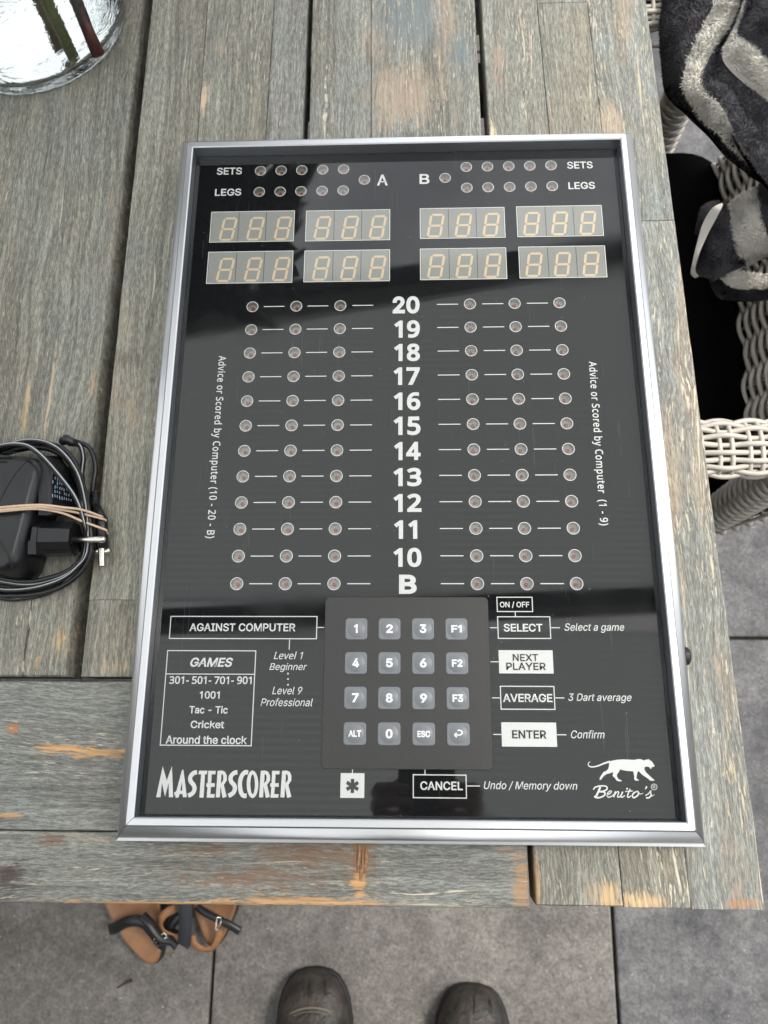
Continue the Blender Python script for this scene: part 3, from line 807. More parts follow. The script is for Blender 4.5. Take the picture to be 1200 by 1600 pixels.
for (x0, x1, y0, y1) in ((-.1580, -.0895, .1687, .1974), (-.0802, -.0119, .1684, .1970), (.0121, .0802, .1690, .1973), (.0897, .1579, .1692, .1976),
                         (-.1580, -.0893, .1311, .1600), (-.0803, -.0119, .1313, .1598), (.0120, .0802, .1318, .1600), (.0899, .1580, .1320, .1604)):
    cx, cy = (x0 + x1) / 2, (y0 + y1) / 2; hw, hh = (x1 - x0) / 2, (y1 - y0) / 2; w_ = .0006
    d = MB().add([(-hw, -hh, 0), (hw, -hh, 0), (hw, hh, 0), (-hw, hh, 0), (-hw + w_, -hh + w_, 0), (hw - w_, -hh + w_, 0), (hw - w_, hh - w_, 0), (-hw + w_, hh - w_, 0)],
                 [(0, 1, 5, 4), (1, 2, 6, 5), (2, 3, 7, 6), (3, 0, 4, 7)]).build('display', M_BEZ, board, loc=(cx, cy, FZ + .0002))
    MB().add([(-hw + .0003, -hh + .0003, -.0001), (hw - .0003, -hh + .0003, -.0001), (hw - .0003, hh - .0003, -.0001), (-hw + .0003, hh - .0003, -.0001)], [(0, 1, 2, 3)]).build('backing', plain('dark_backing', (.03, .03, .028), .1), d)
    mw = (2 * hw - 2 * w_ - .0002) / 3
    for k in range(3):
        mx = -hw + w_ + .0001 + mw * (k + .5)
        MB().add([(-mw / 2 + .0002, -hh + w_ + .0002, 0), (mw / 2 - .0002, -hh + w_ + .0002, 0), (mw / 2 - .0002, hh - w_ - .0002, 0), (-mw / 2 + .0002, hh - w_ - .0002, 0)], [(0, 1, 2, 3)]).build('digit_block', M_MOD, d, loc=(mx, 0, 0))
        ox, oy = mx + .0014 - cx * .012, -.0022
        for dy in (DH / 2, 0, -DH / 2): child('segment', me_sh, d, loc=(ox + dy * SK, oy + dy, .0001))
        for sx in (-1, 1):
            for sy in (-1, 1): child('segment', me_sv, d, loc=(ox + sx * DW / 2 + sy * DH / 4 * SK, oy + sy * DH / 4, .0001))

# ------------------------------------------------------------------ keypad
M_KP = plain('matt_dark_keypad_plate', (0.028, 0.0275, 0.027), .40, var=.15, scale=900, bump=.00002)
M_KEY = plain('grey_blue_key', (0.158, 0.170, 0.180), .42, ior=1.45)
M_KEYPRINT = plain('key_print', (0.78, 0.79, 0.78), .4)
kp = MB()
kx, ky = .0006, -.1768
def ring3(pts, cx, cy, z): return [(cx + x, cy + y, z) for x, y in pts]
P0 = rrect(.1138, .1146, .003); P1 = rrect(.1132, .1140, .0028)
loft(kp, [ring3(P0, kx, ky, FZ + .0001), ring3(P0, kx, ky, FZ + .0009), ring3(P1, kx, ky, FZ + .0013)])
keypad = kp.build('keypad', M_KP, board)
KZ = FZ + .0013
def key_mesh():
    mb = MB()
    A = rrect(.0150, .0146, .0022); B = rrect(.0143, .0139, .0020)
    loft(mb, [ring3(A, 0, 0, -.0002), ring3(A, 0, 0, .0002), ring3(B, 0, 0, .00035)], cap0=False)
    prof = [(.0063, .0003)]
    R = .0060
    for k in range(9):
        r = R * (1 - k / 8); prof.append((r, .00042 + .00115 * (1 - (r / R) ** 2)))
    mb.lathe(prof, 28, close=False)
    me = mb.mesh('key'); me.materials.append(M_KEY)
    n0 = 2 * 20 + 1
    me.polygons.foreach_set('use_smooth', [i >= n0 for i in range(len(me.polygons))])
    return me
mk = key_mesh()
names = [['1', '2', '3', 'F1'], ['4', '5', '6', 'F2'], ['7', '8', '9', 'F3'], ['ALT', '0', 'ESC', 'enter']]
kxs = (-.0341, -.0111, .0120, .0351)
for r_ in range(4):
    for c_ in range(4):
        x, y = kxs[c_], -.1417 - r_ * .02327
        k_ = child('key', mk, keypad, loc=(x, y, KZ))
        s_ = names[r_][c_]
        dome = lambda X, Y: .00115 * (1 - ((X - 0) ** 2 + (Y - 0) ** 2) / .006 ** 2)
        k_['label'] = 'keypad key printed ' + ('with a bent return arrow' if s_ == 'enter' else s_)
        # lettering joined into the printing of the plate: child of the keypad beside its key
        if s_ == 'enter':
            mb = MB()
            pts = [(-.0022, -.0004), (-.0004, -.0005), (.0012, -.0004), (.0024, .0006), (.0022, .0018), (.0010, .0025), (-.0006, .0025)]
            P = catmull([(u, v, 0) for u, v in pts], 5); vs = []
            for i, p in enumerate(P):
                t = (P[min(i + 1, len(P) - 1)] - P[max(i - 1, 0)]).normalized(); nn = Vector((-t.y, t.x, 0)) * .00036
                for q_ in (p + nn, p - nn): vs.append((q_.x, q_.y, .00062 + .00115 * (1 - (q_.x ** 2 + q_.y ** 2) / .006 ** 2)))
            mb.add(vs, [(2 * i, 2 * i + 1, 2 * i + 3, 2 * i + 2) for i in range(len(P) - 1)])
            for ex, ey in ((-.0012, .0012), (-.0012, -.0018)):
                a = Vector((-.0027, -.0004, 0)); b = Vector((ex, ey - .0002, 0)); t = (b - a).normalized(); nn = Vector((-t.y, t.x, 0)) * .0004
                vs = [(q_.x, q_.y, .00068 + .00115 * (1 - (q_.x ** 2 + q_.y ** 2) / .006 ** 2)) for q_ in (a + nn, a - nn, b - nn, b + nn)]
                mb.add(vs, [(0, 1, 2, 3)])
            mb.build('key_print', M_KEYPRINT, keypad, loc=(x, y, KZ))
        else:
            w_ = {1: .0046, 2: .0072, 3: .0086}[len(s_)]; h_ = {1: .0060, 2: .0050, 3: .0042}[len(s_)]
            if s_ == '1': w_ = .0027
            o = place_text(s_, -w_ / 2, w_ / 2, -h_ / 2, h_ / 2, 0, M_KEYPRINT, keypad, off=.030, name='key_print', dome=lambda X, Y: .00066 + .00115 * (1 - (X * X + Y * Y) / .006 ** 2))
            o.location = (x - (.0004 if s_ == '1' else 0), y, KZ)
# small round socket on the right flank
p_ = at(1064, 1025, TZ + .018)
mb = MB(); mb.lathe([(.0062, 0), (.0062, .0028), (.0050, .0040), (.0022, .0040), (.0020, .002), (0, .002)], 20, close=False, M=Matrix.Rotation(PI / 2, 3, 'Y'))
mb.build('socket', plain('black_rubber', (.012, .012, .012), .45), board, smooth=False, loc=(.1772 +   .0142 - .0006, p_.y, TZ + .017))

# ------------------------------------------------------------------ glass vase with cut stems
q = NT('clear_glass'); gg = q.n('TexCoord').outputs['Object']; q.bsdf(Base_Color=(.97, .99, .985), Roughness=0.0, IOR=1.5, Transmission_Weight=1.0, Normal=q.bump(q.noise(q.scl(gg, (1, 1, 1.6)), 34, 4, .55, 1.2), .0016, .8)); M_GLASS = q.m
q = NT('water'); q.bsdf(Base_Color=(.97, .985, .96), Roughness=0.0, IOR=1.333, Transmission_Weight=1.0); M_WATER = q.m
VC = Vector((-.350, .432, TZ)); VR = .0935
vase = empty('glass_vase', VC); tag(vase, 'clear round glass vase of water at the top left corner of the table', 'vase')
prof = [(0.0, .0016), (VR - .012, .0016), (VR - .006, .0002), (VR - .002, .0014), (VR, .006)]
prof += [(VR, .02), (VR + .001, .08), (VR + .003, .16), (VR + .006, .235), (VR + .0055, .2375), (VR + .003, .238)]
prof += [(VR - .001, .16), (VR - .0035, .08), (VR - .0042, .016), (VR - .0065, .0095), (VR - .012, .0070), (0.0, .0070)]
mb = MB(); mb.lathe(prof, 96, close=False); mb.build('glass_body', M_GLASS, vase, smooth=True)
wp_ = [(0.0, .0071), (VR - .012, .0071), (VR - .0067, .0096), (VR - .0044, .016), (VR - .0037, .08), (VR - .0025, .12), (0.0, .12)]
mb = MB(); mb.lathe(wp_, 96, close=False); wo = mb.build('water', M_WATER, vase, smooth=True)
for p_ in wo.data.polygons:
    if abs(p_.normal.z) > .9: p_.use_smooth = False
def stem_mat(name, a, b):
    q = NT(name); g = q.n('NewGeometry').outputs['Position']
    q.bsdf(Base_Color=q.mix(q.rng(q.noise(g, 70, 4), .35, .65), a, b), Roughness=.45, Normal=q.bump(q.noise(g, 400, 2), .0003))
    return q.m
M_RED = stem_mat('dark_red_stem', (.045, .014, .012), (.10, .035, .025)); M_BRN = stem_mat('brown_green_stem', (.10, .05, .025), (.16, .10, .035)); M_GRN = stem_mat('green_stem', (.10, .12, .015), (.22, .22, .04))
M_CUT = plain('cut_stem_end', (.45, .38, .2), .7)
stems = []
for nm, base, top, mt, r, lab in (('cut_stem', (-.2735, .370), (-.360, .500), M_RED, .0056, 'thick dark red cut stem standing in the glass vase, rightmost'),
                         ('cut_stem', (-.314, .384), (-.385, .52), M_BRN, .0054, 'brown green cut stem in the glass vase, middle one with a split end'),
                         ('cut_stem', (-.296, .366), (-.375, .48), M_GRN, .0048, 'bright green cut stem reaching lowest in the glass vase')):
    b = Vector((base[0], base[1], TZ + .0145)); t = Vector((top[0], top[1], TZ + .36))
    e = empty(nm, b); tag(e, lab, 'stem', 'cut flower stems in the vase')
    d = t - b; pts = [d * u + Vector((math.sin(u * 3) * .006, math.sin(u * 4) * .003, 0)) for u in [k / 16 for k in range(17)]]
    mb = MB(); mb.tube(pts, [r * 1.05] + [r] * 15 + [r * .9], 12); mb.build('stalk', mt, e, smooth=True)
    dn = d.normalized()
    mb = MB(); mb.tube([-dn * .0008, dn * .0004], [r * .8, r * 1.04], 12); mb.build('cut_end', M_CUT, e)
    stems.append((e, b, d, pts))
# foliage above the picture, mirrored in the board
M_LEAF = stem_mat('dark_leaf', (.012, .02, .008), (.05, .045, .018))
me_leaf = []
for v_ in range(2):
    mb = MB(); vs = []; n = 7
    for i in range(n + 1):
        u = i / n; w_ = .019 * math.sin(PI * min(1, u * .92 + .08)) ** .8 * (1 - .3 * v_)
        x = u * .085; zz = -.02 * u * u * (1 + v_)
        vs += [(x, -w_, zz + .004), (x, 0, zz - .002), (x, w_, zz + .004)]
    fs = []
    for i in range(n):
        a = 3 * i; fs += [(a, a + 1, a + 4, a + 3), (a + 1, a + 2, a + 5, a + 4)]
    mb.add(vs, fs); m_ = mb.mesh('leaf'); m_.materials.append(M_LEAF); m_.polygons.foreach_set('use_smooth', [True] * len(fs)); me_leaf.append(m_)
rnd = random.Random(5)
for si, (e, b, d, pts) in enumerate(stems):
    for k in range(80):
        rr = rnd.random() ** .5
        a = rnd.uniform(0, 2 * PI)
        c = Vector((-.262 + .075 * rr * math.cos(a), .432 + .095 * rr * math.sin(a), TZ + rnd.uniform(.29, .43)))
        lf = child('leaf', me_leaf[k % 2], e, loc=c - b)
        lf.rotation_euler = (rnd.uniform(-.7, .7), rnd.uniform(-.5, .9), rnd.uniform(0, 2 * PI)); s_ = rnd.uniform(.8, 1.35); lf.scale = (s_, s_, s_)
    mb = MB()
    for k in range(3):
        c0 = Vector((-.30 + k * .03, .44 + (k - 1) * .04, TZ + .36)); mb.tube([pts[-1], c0 - b, Vector((-.262 + (k - 1) * .05, .43 + (k - 1) * .06, TZ + .42)) - b], [.003, .0022, .001], 6)
    mb.build('branch', M_BRN, e, smooth=True)

# ------------------------------------------------------------------ power adapter
M_BLK = plain('matt_black_plastic', (.0085, .0088, .0098), .30, var=.25, scale=900, bump=.00003)
M_CAB = plain('black_cable', (.010, .010, .011), .3)
M_STRIPE = plain('white_cable_stripe', (.42, .44, .45), .4)
M_NICK = plain('nickel', (.70, .67, .60), .22, metal=1.0)
ad = empty('power_adapter', (-.33, -.055, TZ)); tag(ad, 'black plug-in power adapter with its cable coiled round it, left of the scoreboard', 'power adapter')
AO = Vector((-.33, -.055, TZ))
RA = Matrix.Rotation(math.radians(-7), 3, 'Z')
mb = MB(); rings = []
for z, w_, h_, r_ in ((.002, .126, .086, .010), (.010, .128, .090, .012), (.029, .124, .088, .012), (.0360, .120, .084, .011), (.0378, .114, .078, .011)):
    rings.append([RA @ Vector((x + .000 - z * .05, y + .001, z)) for x, y in rrect(w_, h_, r_, 5)])
loft(mb, rings); ab = mb.build('body', M_BLK, ad, smooth=True)
def aloc(px, py, h): return at(px, py, TZ + h) - AO
for L_ in ([(0, 783, .0378), (18, 750, .0378), (35, 728, .0378), (52, 712, .0378)], [(0, 845, .0378), (10, 862, .0378), (17, 880, .0376), (20, 895, .036)]):
    seam = MB(); seam.tube(catmull([aloc(*p) for p in L_], 6), .0003, 5); seam.build('seam', bpy.data.materials.get('seam_black') or plain('seam_black', (.002, .002, .002), .8), ab)
for k, (x0, x1, y) in enumerate(((4, 26, 707), (0, 19, 715), (0, 11, 722))):
    MB().tube([aloc(x0, y, .0378), aloc(x1, y, .0378)], .0006, 6).build('vent_slot', bpy.data.materials['seam_black'], ab)
mb = MB(); mb.add([aloc(44, 845, .0380), aloc(56, 845, .0372), aloc(56, 866, .0372), aloc(43, 866, .0380)], [(0, 1, 2, 3)]); mb.build('latch', plain('latch_black', (.004, .004, .004), .3), ab)
# label side with small white print
lab = MB()
rl = random.Random(3)
for r_ in range(9):
    x0, y0, z0 = 78 + r_ * 3.6, 745 + r_ * 1.0, .029 - r_ * .0022
    for k in range(5):
        if rl.random() < .25: continue
        a = aloc(x0 + rl.uniform(-.5, .5), y0 + k * 7, z0); b_ = aloc(x0 + rl.uniform(-.5, .5), y0 + k * 7 + rl.uniform(2.5, 5.5), z0)
        lab.tube([a + Vector((.003, 0, .002)), b_ + Vector((.003, 0, .002))], .00035, 4)
# the plug block: eight-sided, with two pins
mb = MB(); mb.tube([aloc(62, 842, .018), aloc(70, 842, .018), aloc(71, 842, .018), aloc(118, 842, .018)], [.0145, .0145, .0134, .0124], 8, up=(0, .38, .92)); plug = mb.build('plug_block', M_BLK, ad)
mb = MB()
for k in range(4):
    yy = 822 + k * 13
    mb.tube([aloc(70, yy, .030 - abs(k - 1.5) * .003), aloc(112, yy, .029 - abs(k - 1.5) * .003)], .0006, 4)
mb.build('rib', M_BLK, plug)
for (ya, h, xe) in ((843, .0245, 165), (861, .0080, 173)):
    mb = MB(); A, B = aloc(112, ya, h), aloc(xe, ya, h); mb.tube([A, A + (B - A) * .93, A + (B - A) * .98, B], [.0023, .0023, .0019, .0009], 14); mb.build('pin', M_NICK, plug, smooth=True)
# shoulder under the type label
mb = MB(); A_0 = [aloc(70, 722, .031), aloc(70, 806, .031), aloc(76, 806, .002), aloc(76, 722, .002)]
mb.add([aloc(74, 712, .0312), aloc(80, 730, .0312), aloc(80, 806, .0312), aloc(60, 806, .0312), aloc(60, 712, .0312), aloc(112, 712, .002), aloc(132, 738, .002), aloc(128, 806, .002), aloc(60, 806, .002), aloc(60, 712, .002)],
    [(0, 4, 3, 2, 1), (5, 6, 7, 8, 9), (0, 1, 6, 5), (1, 2, 7, 6), (2, 3, 8, 7), (4, 0, 5, 9)]); bevel_mod(mb.build('shoulder', bpy.data.materials['label_black'] if 'label_black' in bpy.data.materials else plain('shoulder_black', (.007, .007, .008), .4), ad), .002, 2)
# sticker with print facing up and right
st = MB(); st.add([aloc(84, 740, .0300), aloc(123, 746, .0075), aloc(119, 800, .0075), aloc(82, 798, .0300)], [(0, 1, 2, 3)])
stk = st.build('type_label', plain('label_black', (.006, .008, .012), .3), ad)
lab.build('small_print', plain('label_print', (.28, .33, .42), .5), stk)
mb = MB(); mb.lathe([(0, .0004), (.0042, .0004), (.0042, 0)], 14, c=aloc(104, 722, .016), close=False); mb.build('round_sticker', plain('olive_sticker', (.11, .10, .03), .5), ad)
# cable loops
cable_specs = [
    ([(-50, 752, .016), (-10, 716, .018), (35, 700, .019), (80, 702, .018), (112, 728, .015), (128, 772, .013), (134, 820, .011), (131, 862, .010), (112, 888, .010), (80, 902, .011), (30, 908, .012), (-60, 890, .012)], False),
    ([(-50, 742, .006), (0, 712, .006), (60, 700, .007), (100, 714, .007), (120, 748, .006), (131, 795, .005), (135, 845, .003), (124, 885, .0025), (90, 916, .002), (40, 929, .002), (0, 930, .0075), (-60, 912, .007)], False),
    ([(-60, 745, .030), (-30, 712, .040), (0, 697, .043), (35, 695, .0430), (60, 708, .042), (90, 740, .034), (118, 778, .026), (131, 815, .020), (134, 845, .013), (128, 875, .011), (105, 900, .010), (70, 915, .009), (30, 922, .008), (-10, 920, .008), (-60, 905, .008)], True),
    ([(-40, 730, .020), (5, 702, .022), (50, 692, .022), (90, 697, .022), (112, 715, .020), (126, 745, .018), (136, 785, .016), (142, 830, .013), (140, 870, .010), (120, 900, .007), (85, 921, .006), (40, 930, .006), (0, 928, .006), (-60, 910, .006)], False),
    ([(-40, 738, .012), (0, 708, .014), (50, 697, .015), (88, 700, .014), (108, 725, .012), (124, 762, .012), (130, 800, .012), (134, 840, .010), (130, 878, .006), (108, 905, .004), (75, 926, .003), (35, 935, .002), (0, 934, .002), (-60, 918, .002)], True),
    ([(-40, 742, .008), (20, 702, .010), (70, 694, .011), (104, 708, .010), (122, 740, .009), (134, 780, .008), (139, 820, .008), (137, 862, .005), (122, 895, .003), (95, 912, .002), (50, 924, .002), (0, 922, .002), (-60, 900, .002)], False),
    ([(-50, 748, .024), (-10, 706, .026), (30, 690, .026), (65, 690, .026), (95, 705, .024), (120, 738, .022), (132, 780, .018), (137, 826, .015), (134, 868, .012), (112, 893, .010), (78, 908, .009), (30, 914, .009), (-60, 896, .009)], True),
    ([(120, 690, .008), (140, 700, .006), (149, 728, .004), (146, 755, .003), (143, 785, .004), (146, 800, .006)], False),
    ([(108, 692, .012), (124, 696, .010), (130, 715, .008), (128, 740, .006), (131, 770, .005), (134, 805, .005)], True)]
for pts, stripe in cable_specs:
    P = catmull([aloc(x, y, max(h, .0018) + .0012) for x, y, h in pts], 8)
    mb = MB(); mb.tube(P, .00185, 8); c_ = mb.build('cable', M_CAB, ad, smooth=True)
    if stripe:
        mb = MB(); mb.tube([p + Vector((.0006 * 1.0, .0004, .00150)) for p in P], .00052, 6); mb.build('stripe', M_STRIPE, c_, smooth=True)
mb = MB(); mb.tube(catmull([aloc(97, 690, .014), aloc(104, 687, .018), aloc(112, 691, .016), aloc(120, 692, .012)], 4), [.0025, .0036, .003, .0038, .0042, .0036, .003, .0038, .0036, .0030, .0034, .0026, .002], 8); mb.build('cable_clip', M_CAB, ad, smooth=True)
br_ = MB()
zz_ = [aloc(148, 768 + k * 2.2, .006) for k in range(12)]
br_.tube(zz_, [.0030 if k % 2 else .0023 for k in range(12)], 10); br_.build('strain_relief', M_CAB, ad)
mb = MB(); mb.tube([aloc(150, 792, .007), aloc(159, 812, .0085), aloc(160, 858, .0085)], [.0036, .0046, .0046], 14); bc = mb.build('barrel_connector', M_CAB, ad, smooth=True)
mb = MB(); A, B = aloc(159, 856, .0085), aloc(160, 885, .0085); d = (B - A).normalized()
mb.tube([A, A + (B - A) * .4, B, B, B - d * .004], [.0031, .0027, .0027, .0018, .0018], 16, cap=False); mb.build('barrel', M_NICK, bc, smooth=False)
mb = MB(); mb.tube([B - d * .004, B - d * .0035], [.0018, .0018], 12); mb.build('barrel_hole', plain('hole_black', (.004, .004, .004), .8), bc)
# rubber band
M_BAND = plain('beige_rubber', (.60, .44, .31), .6, var=.12, scale=600)
rb = MB()
for pts in ([(-50, 800, .042), (0, 793, .0435), (60, 789, .0435), (100, 793, .037), (130, 797, .025), (161, 808, .0135)],
            [(-50, 801, .0415), (0, 797, .0430), (60, 792, .0430), (92, 796, .037), (125, 802, .024), (161, 811, .0130), (166, 815, .009), (166, 822, .004)],
            [(-50, 803, .041), (0, 799, .0425), (55, 795, .0425), (95, 801, .035), (130, 815, .022), (160, 826, .0145), (167, 830, .012), (168, 838, .006)]):
    rb.tube(catmull([at(x, y, TZ + h) for x, y, h in pts], 8), .00095, 6, flat=.6)
o = rb.build('rubber_band', M_BAND, smooth=True); tag(o, 'beige rubber band stretched round the black adapter and its cable', 'rubber band')

# ------------------------------------------------------------------ wicker chair
M_WICK = plain('off_white_wicker', (.50, .465, .41), .45, var=.12, scale=60)
M_WICKIN = plain('dark_chair_frame', (.06, .05, .042), .8)
M_CUSH = plain('black_cushion', (.0022, .002, .0022), 1.0, ior=1.1, bump=.0004, scale=500)
chair = empty('wicker_chair', (.36, .27, 0)); tag(chair, 'off white wicker armchair with black cushion, pushed up to the right table side', 'chair')
CO = Vector((.36, .27, 0))
def cl(x, y, z): return Vector((x, y, z)) - CO
def weave(parent, S, nu, nv, r, amp, u0=0.0, u1=1.0, sub=6, name='strand', stake_r=None, closed=False, phase=0, pair=0.0):
    """strands along u woven over and under nu stakes; S(u, v) -> (point, normal)"""
    for j in range(nv):
        v = (j + .5) / nv; pts = []; n = nu * sub
        for i in range(n + 1):
            u = u0 + (u1 - u0) * i / n
            p, nr = S(u, v)
            a = amp * math.cos(PI * (i / sub + j + phase))
            pts.append(p + nr * a)
        mb = MB(); mb.tube(pts, r, 6); mb.build(name, M_WICK, parent, smooth=True)
    for k in range(nu + 1):
        u = u0 + (u1 - u0) * k / nu
        for du in ((-pair, pair) if pair else (0,)):
            pts = []
            for j in range(nv + 1):
                p, nr = S(min(max(u + du, 0), 1), j / nv); pts.append(p)
            mb = MB(); mb.tube(pts, stake_r or r, 6); mb.build('stake', M_WICK, parent, smooth=True)
# arms: flat-topped, rounded edges, running towards the table
for yc, sgn in ((.0275, 1), (.5125, -1)):
    ZA = .655
    core = MB(); rings = []
    for i in range(13):
        x = -.055 + i * .0425
        rings.append([cl(x, yc + .0185 * math.cos(a), ZA - .012 + .008 * math.sin(a)) for a in [2 * PI * k / 12 for k in range(12)]])
    loft(core, rings); arm = core.build('armrest', M_WICKIN, chair, smooth=True)
    def SA(u, v, yc=yc, ZA=ZA):
        x = -.059 + .5133 * u
        a = math.radians(-50 + 280 * v)          # wraps over the top from one side to the other
        a = math.radians(205 - 230 * v)
        ny, nz = math.cos(a), math.sin(a)
        return cl(x, yc - .0235 * ny * -1, ZA - .006 + .0105 * nz), Vector((0, -ny * -1, nz)).normalized()
    weave(arm, SA, 20, 13, .0025, .0024, stake_r=.0023, sub=6, pair=.0085 / .5133 / 1.6)
# legs
def leg(x, y, ztop, flare, sx, sy):
    base = MB()
    rings = []
    for k in range(9):
        u = k / 8; z = ztop * (1 - u); w_ = .018 - .007 * u
        rings.append([cl(x + flare[0] * u + w_ * math.cos(a), y + flare[1] * u + w_ * math.sin(a), z) for a in [2 * PI * q_ / 16 for q_ in range(16)]])
    loft(base, rings[::-1]); lg = base.build('chair_leg', plain('pale_leg', (.66, .65, .64), .5), chair, smooth=True)
    n = 46
    for k in range(n):
        z = ztop - .004 - k * .0062
        u = 1 - z / ztop; w_ = .0195 - .007 * u
        pts = []
        for q_ in range(25):
            a = 2 * PI * q_ / 24
            rr = w_ + .0016 * math.cos(4 * a + PI * k)
            pts.append(cl(x + flare[0] * u + rr * math.cos(a), y + flare[1] * u + rr * math.sin(a), z + .006 * math.sin(a * 1.0)))
        mb = MB(); mb.tube(pts, .0027 if k < 34 else .0033, 5, cap=False); mb.build('strand', M_WICK, lg, smooth=True)
leg(.352, .024, .64, (-.01, .0), 1, 1); leg(.335, .535, .64, (0, 0), 1, 1); leg(-.02, .024, .64, (-.01, 0), 1, 1); leg(-.02, .513, .64, (-.01, 0), 1, 1)
# seat and cushion
def slab(x0, x1, y0, y1, z0, z1, r, mat, name, parent, puff=0):
    mb = MB(); cx, cy = (x0 + x1) / 2, (y0 + y1) / 2; rr = []
    for z, g in ((z0, .9), (z0 + (z1 - z0) * .3, 1), (z0 + (z1 - z0) * .75, 1), (z1 - .004, .97), (z1, .9), (z1 + puff, .5)):
        rr.append([cl(cx + x * g, cy + y * g, z) for x, y in rrect(x1 - x0, y1 - y0, r, 6)])
    loft(mb, rr); return mb.build(name, mat, parent, smooth=True)
slab(-.05, .40, .035, .505, .385, .425, .05, M_WICKIN, 'seat', chair)
slab(-.04, .400, .045, .495, .426, .468, .05, M_CUSH, 'seat_cushion', chair, .006)
# curved backrest whose inside faces the table
def backx(y, z):
    t = (y - .27) / .24
    return .392 - (.045 * abs(t) ** 3 if t < 0 else .008 * t * t) + (z - .46) * .34
def SB(u, v):
    y = .015 + .455 * u; z = .44 + .33 * v
    p = Vector((backx(y, z), y, z)); e = .004
    py_ = Vector((backx(y + e, z), y + e, z)); pz_ = Vector((backx(y, z + e), y, z + e))
    n = (pz_ - p).cross(py_ - p).normalized()
    if n.x > 0: n = -n
    return p - CO, n
mb = MB(); vs = []; fs = []
for i in range(21):
    for j in range(11):
        p, n_ = SB(i / 20, j / 10); vs.append(p - n_ * .010)
for i in range(20):
    for j in range(10): fs.append((i * 11 + j, i * 11 + j + 1, (i + 1) * 11 + j + 1, (i + 1) * 11 + j))
mb.add(vs, fs); bk = mb.build('backrest', M_WICKIN, chair, smooth=True)
sm_ = bk.modifiers.new('thick', 'SOLIDIFY'); sm_.thickness = .012; sm_.offset = 0
def SBb(u, v):
    p, n = SB(u, v); return p - n * .020, -n
weave(bk, SBb, 12, 34, .0042, .0045, stake_r=.002, sub=6)
weave(bk, SB, 12, 60, .0031, .0056, stake_r=.0020, sub=8)

# ------------------------------------------------------------------ towels
def towel_material():
    q = NT('striped_terry')
    at_ = q.n('Attribute', attribute_name='stripe', attribute_type='GEOMETRY').outputs['Fac']
    g = q.n('NewGeometry').outputs['Position']
    nz = q.noise(g, 700, 3)
    k = q.rng(at_, .45, .55)
    dark = q.mix(q.rng(nz, .3, .7), (.062, .060, .066), (.165, .160, .175)); light = q.mix(q.rng(nz, .3, .7), (.76, .72, .64), (.93, .90, .83))
    c = q.mix(k, dark, light)
    pn = q.n('Attribute', attribute_name='pile_normal', attribute_type='GEOMETRY').outputs['Vector']
    gn = q.n('NewGeometry').outputs['Normal']
    nrm = q.vm('NORMALIZE', q.vm('ADD', q.vm('MULTIPLY', pn, (1.6, 1.6, 1.6)), q.vm('MULTIPLY', gn, (.8, .8, .8))))
    q.surf(q.n('MixShader', {0: .12, 1: q.n('BsdfDiffuse', {'Color': c, 'Normal': nrm}).outputs[0], 2: q.n('BsdfTranslucent', {'Color': c, 'Normal': nrm}).outputs[0]}).outputs[0])
    return q.m
M_TOWEL = towel_material()
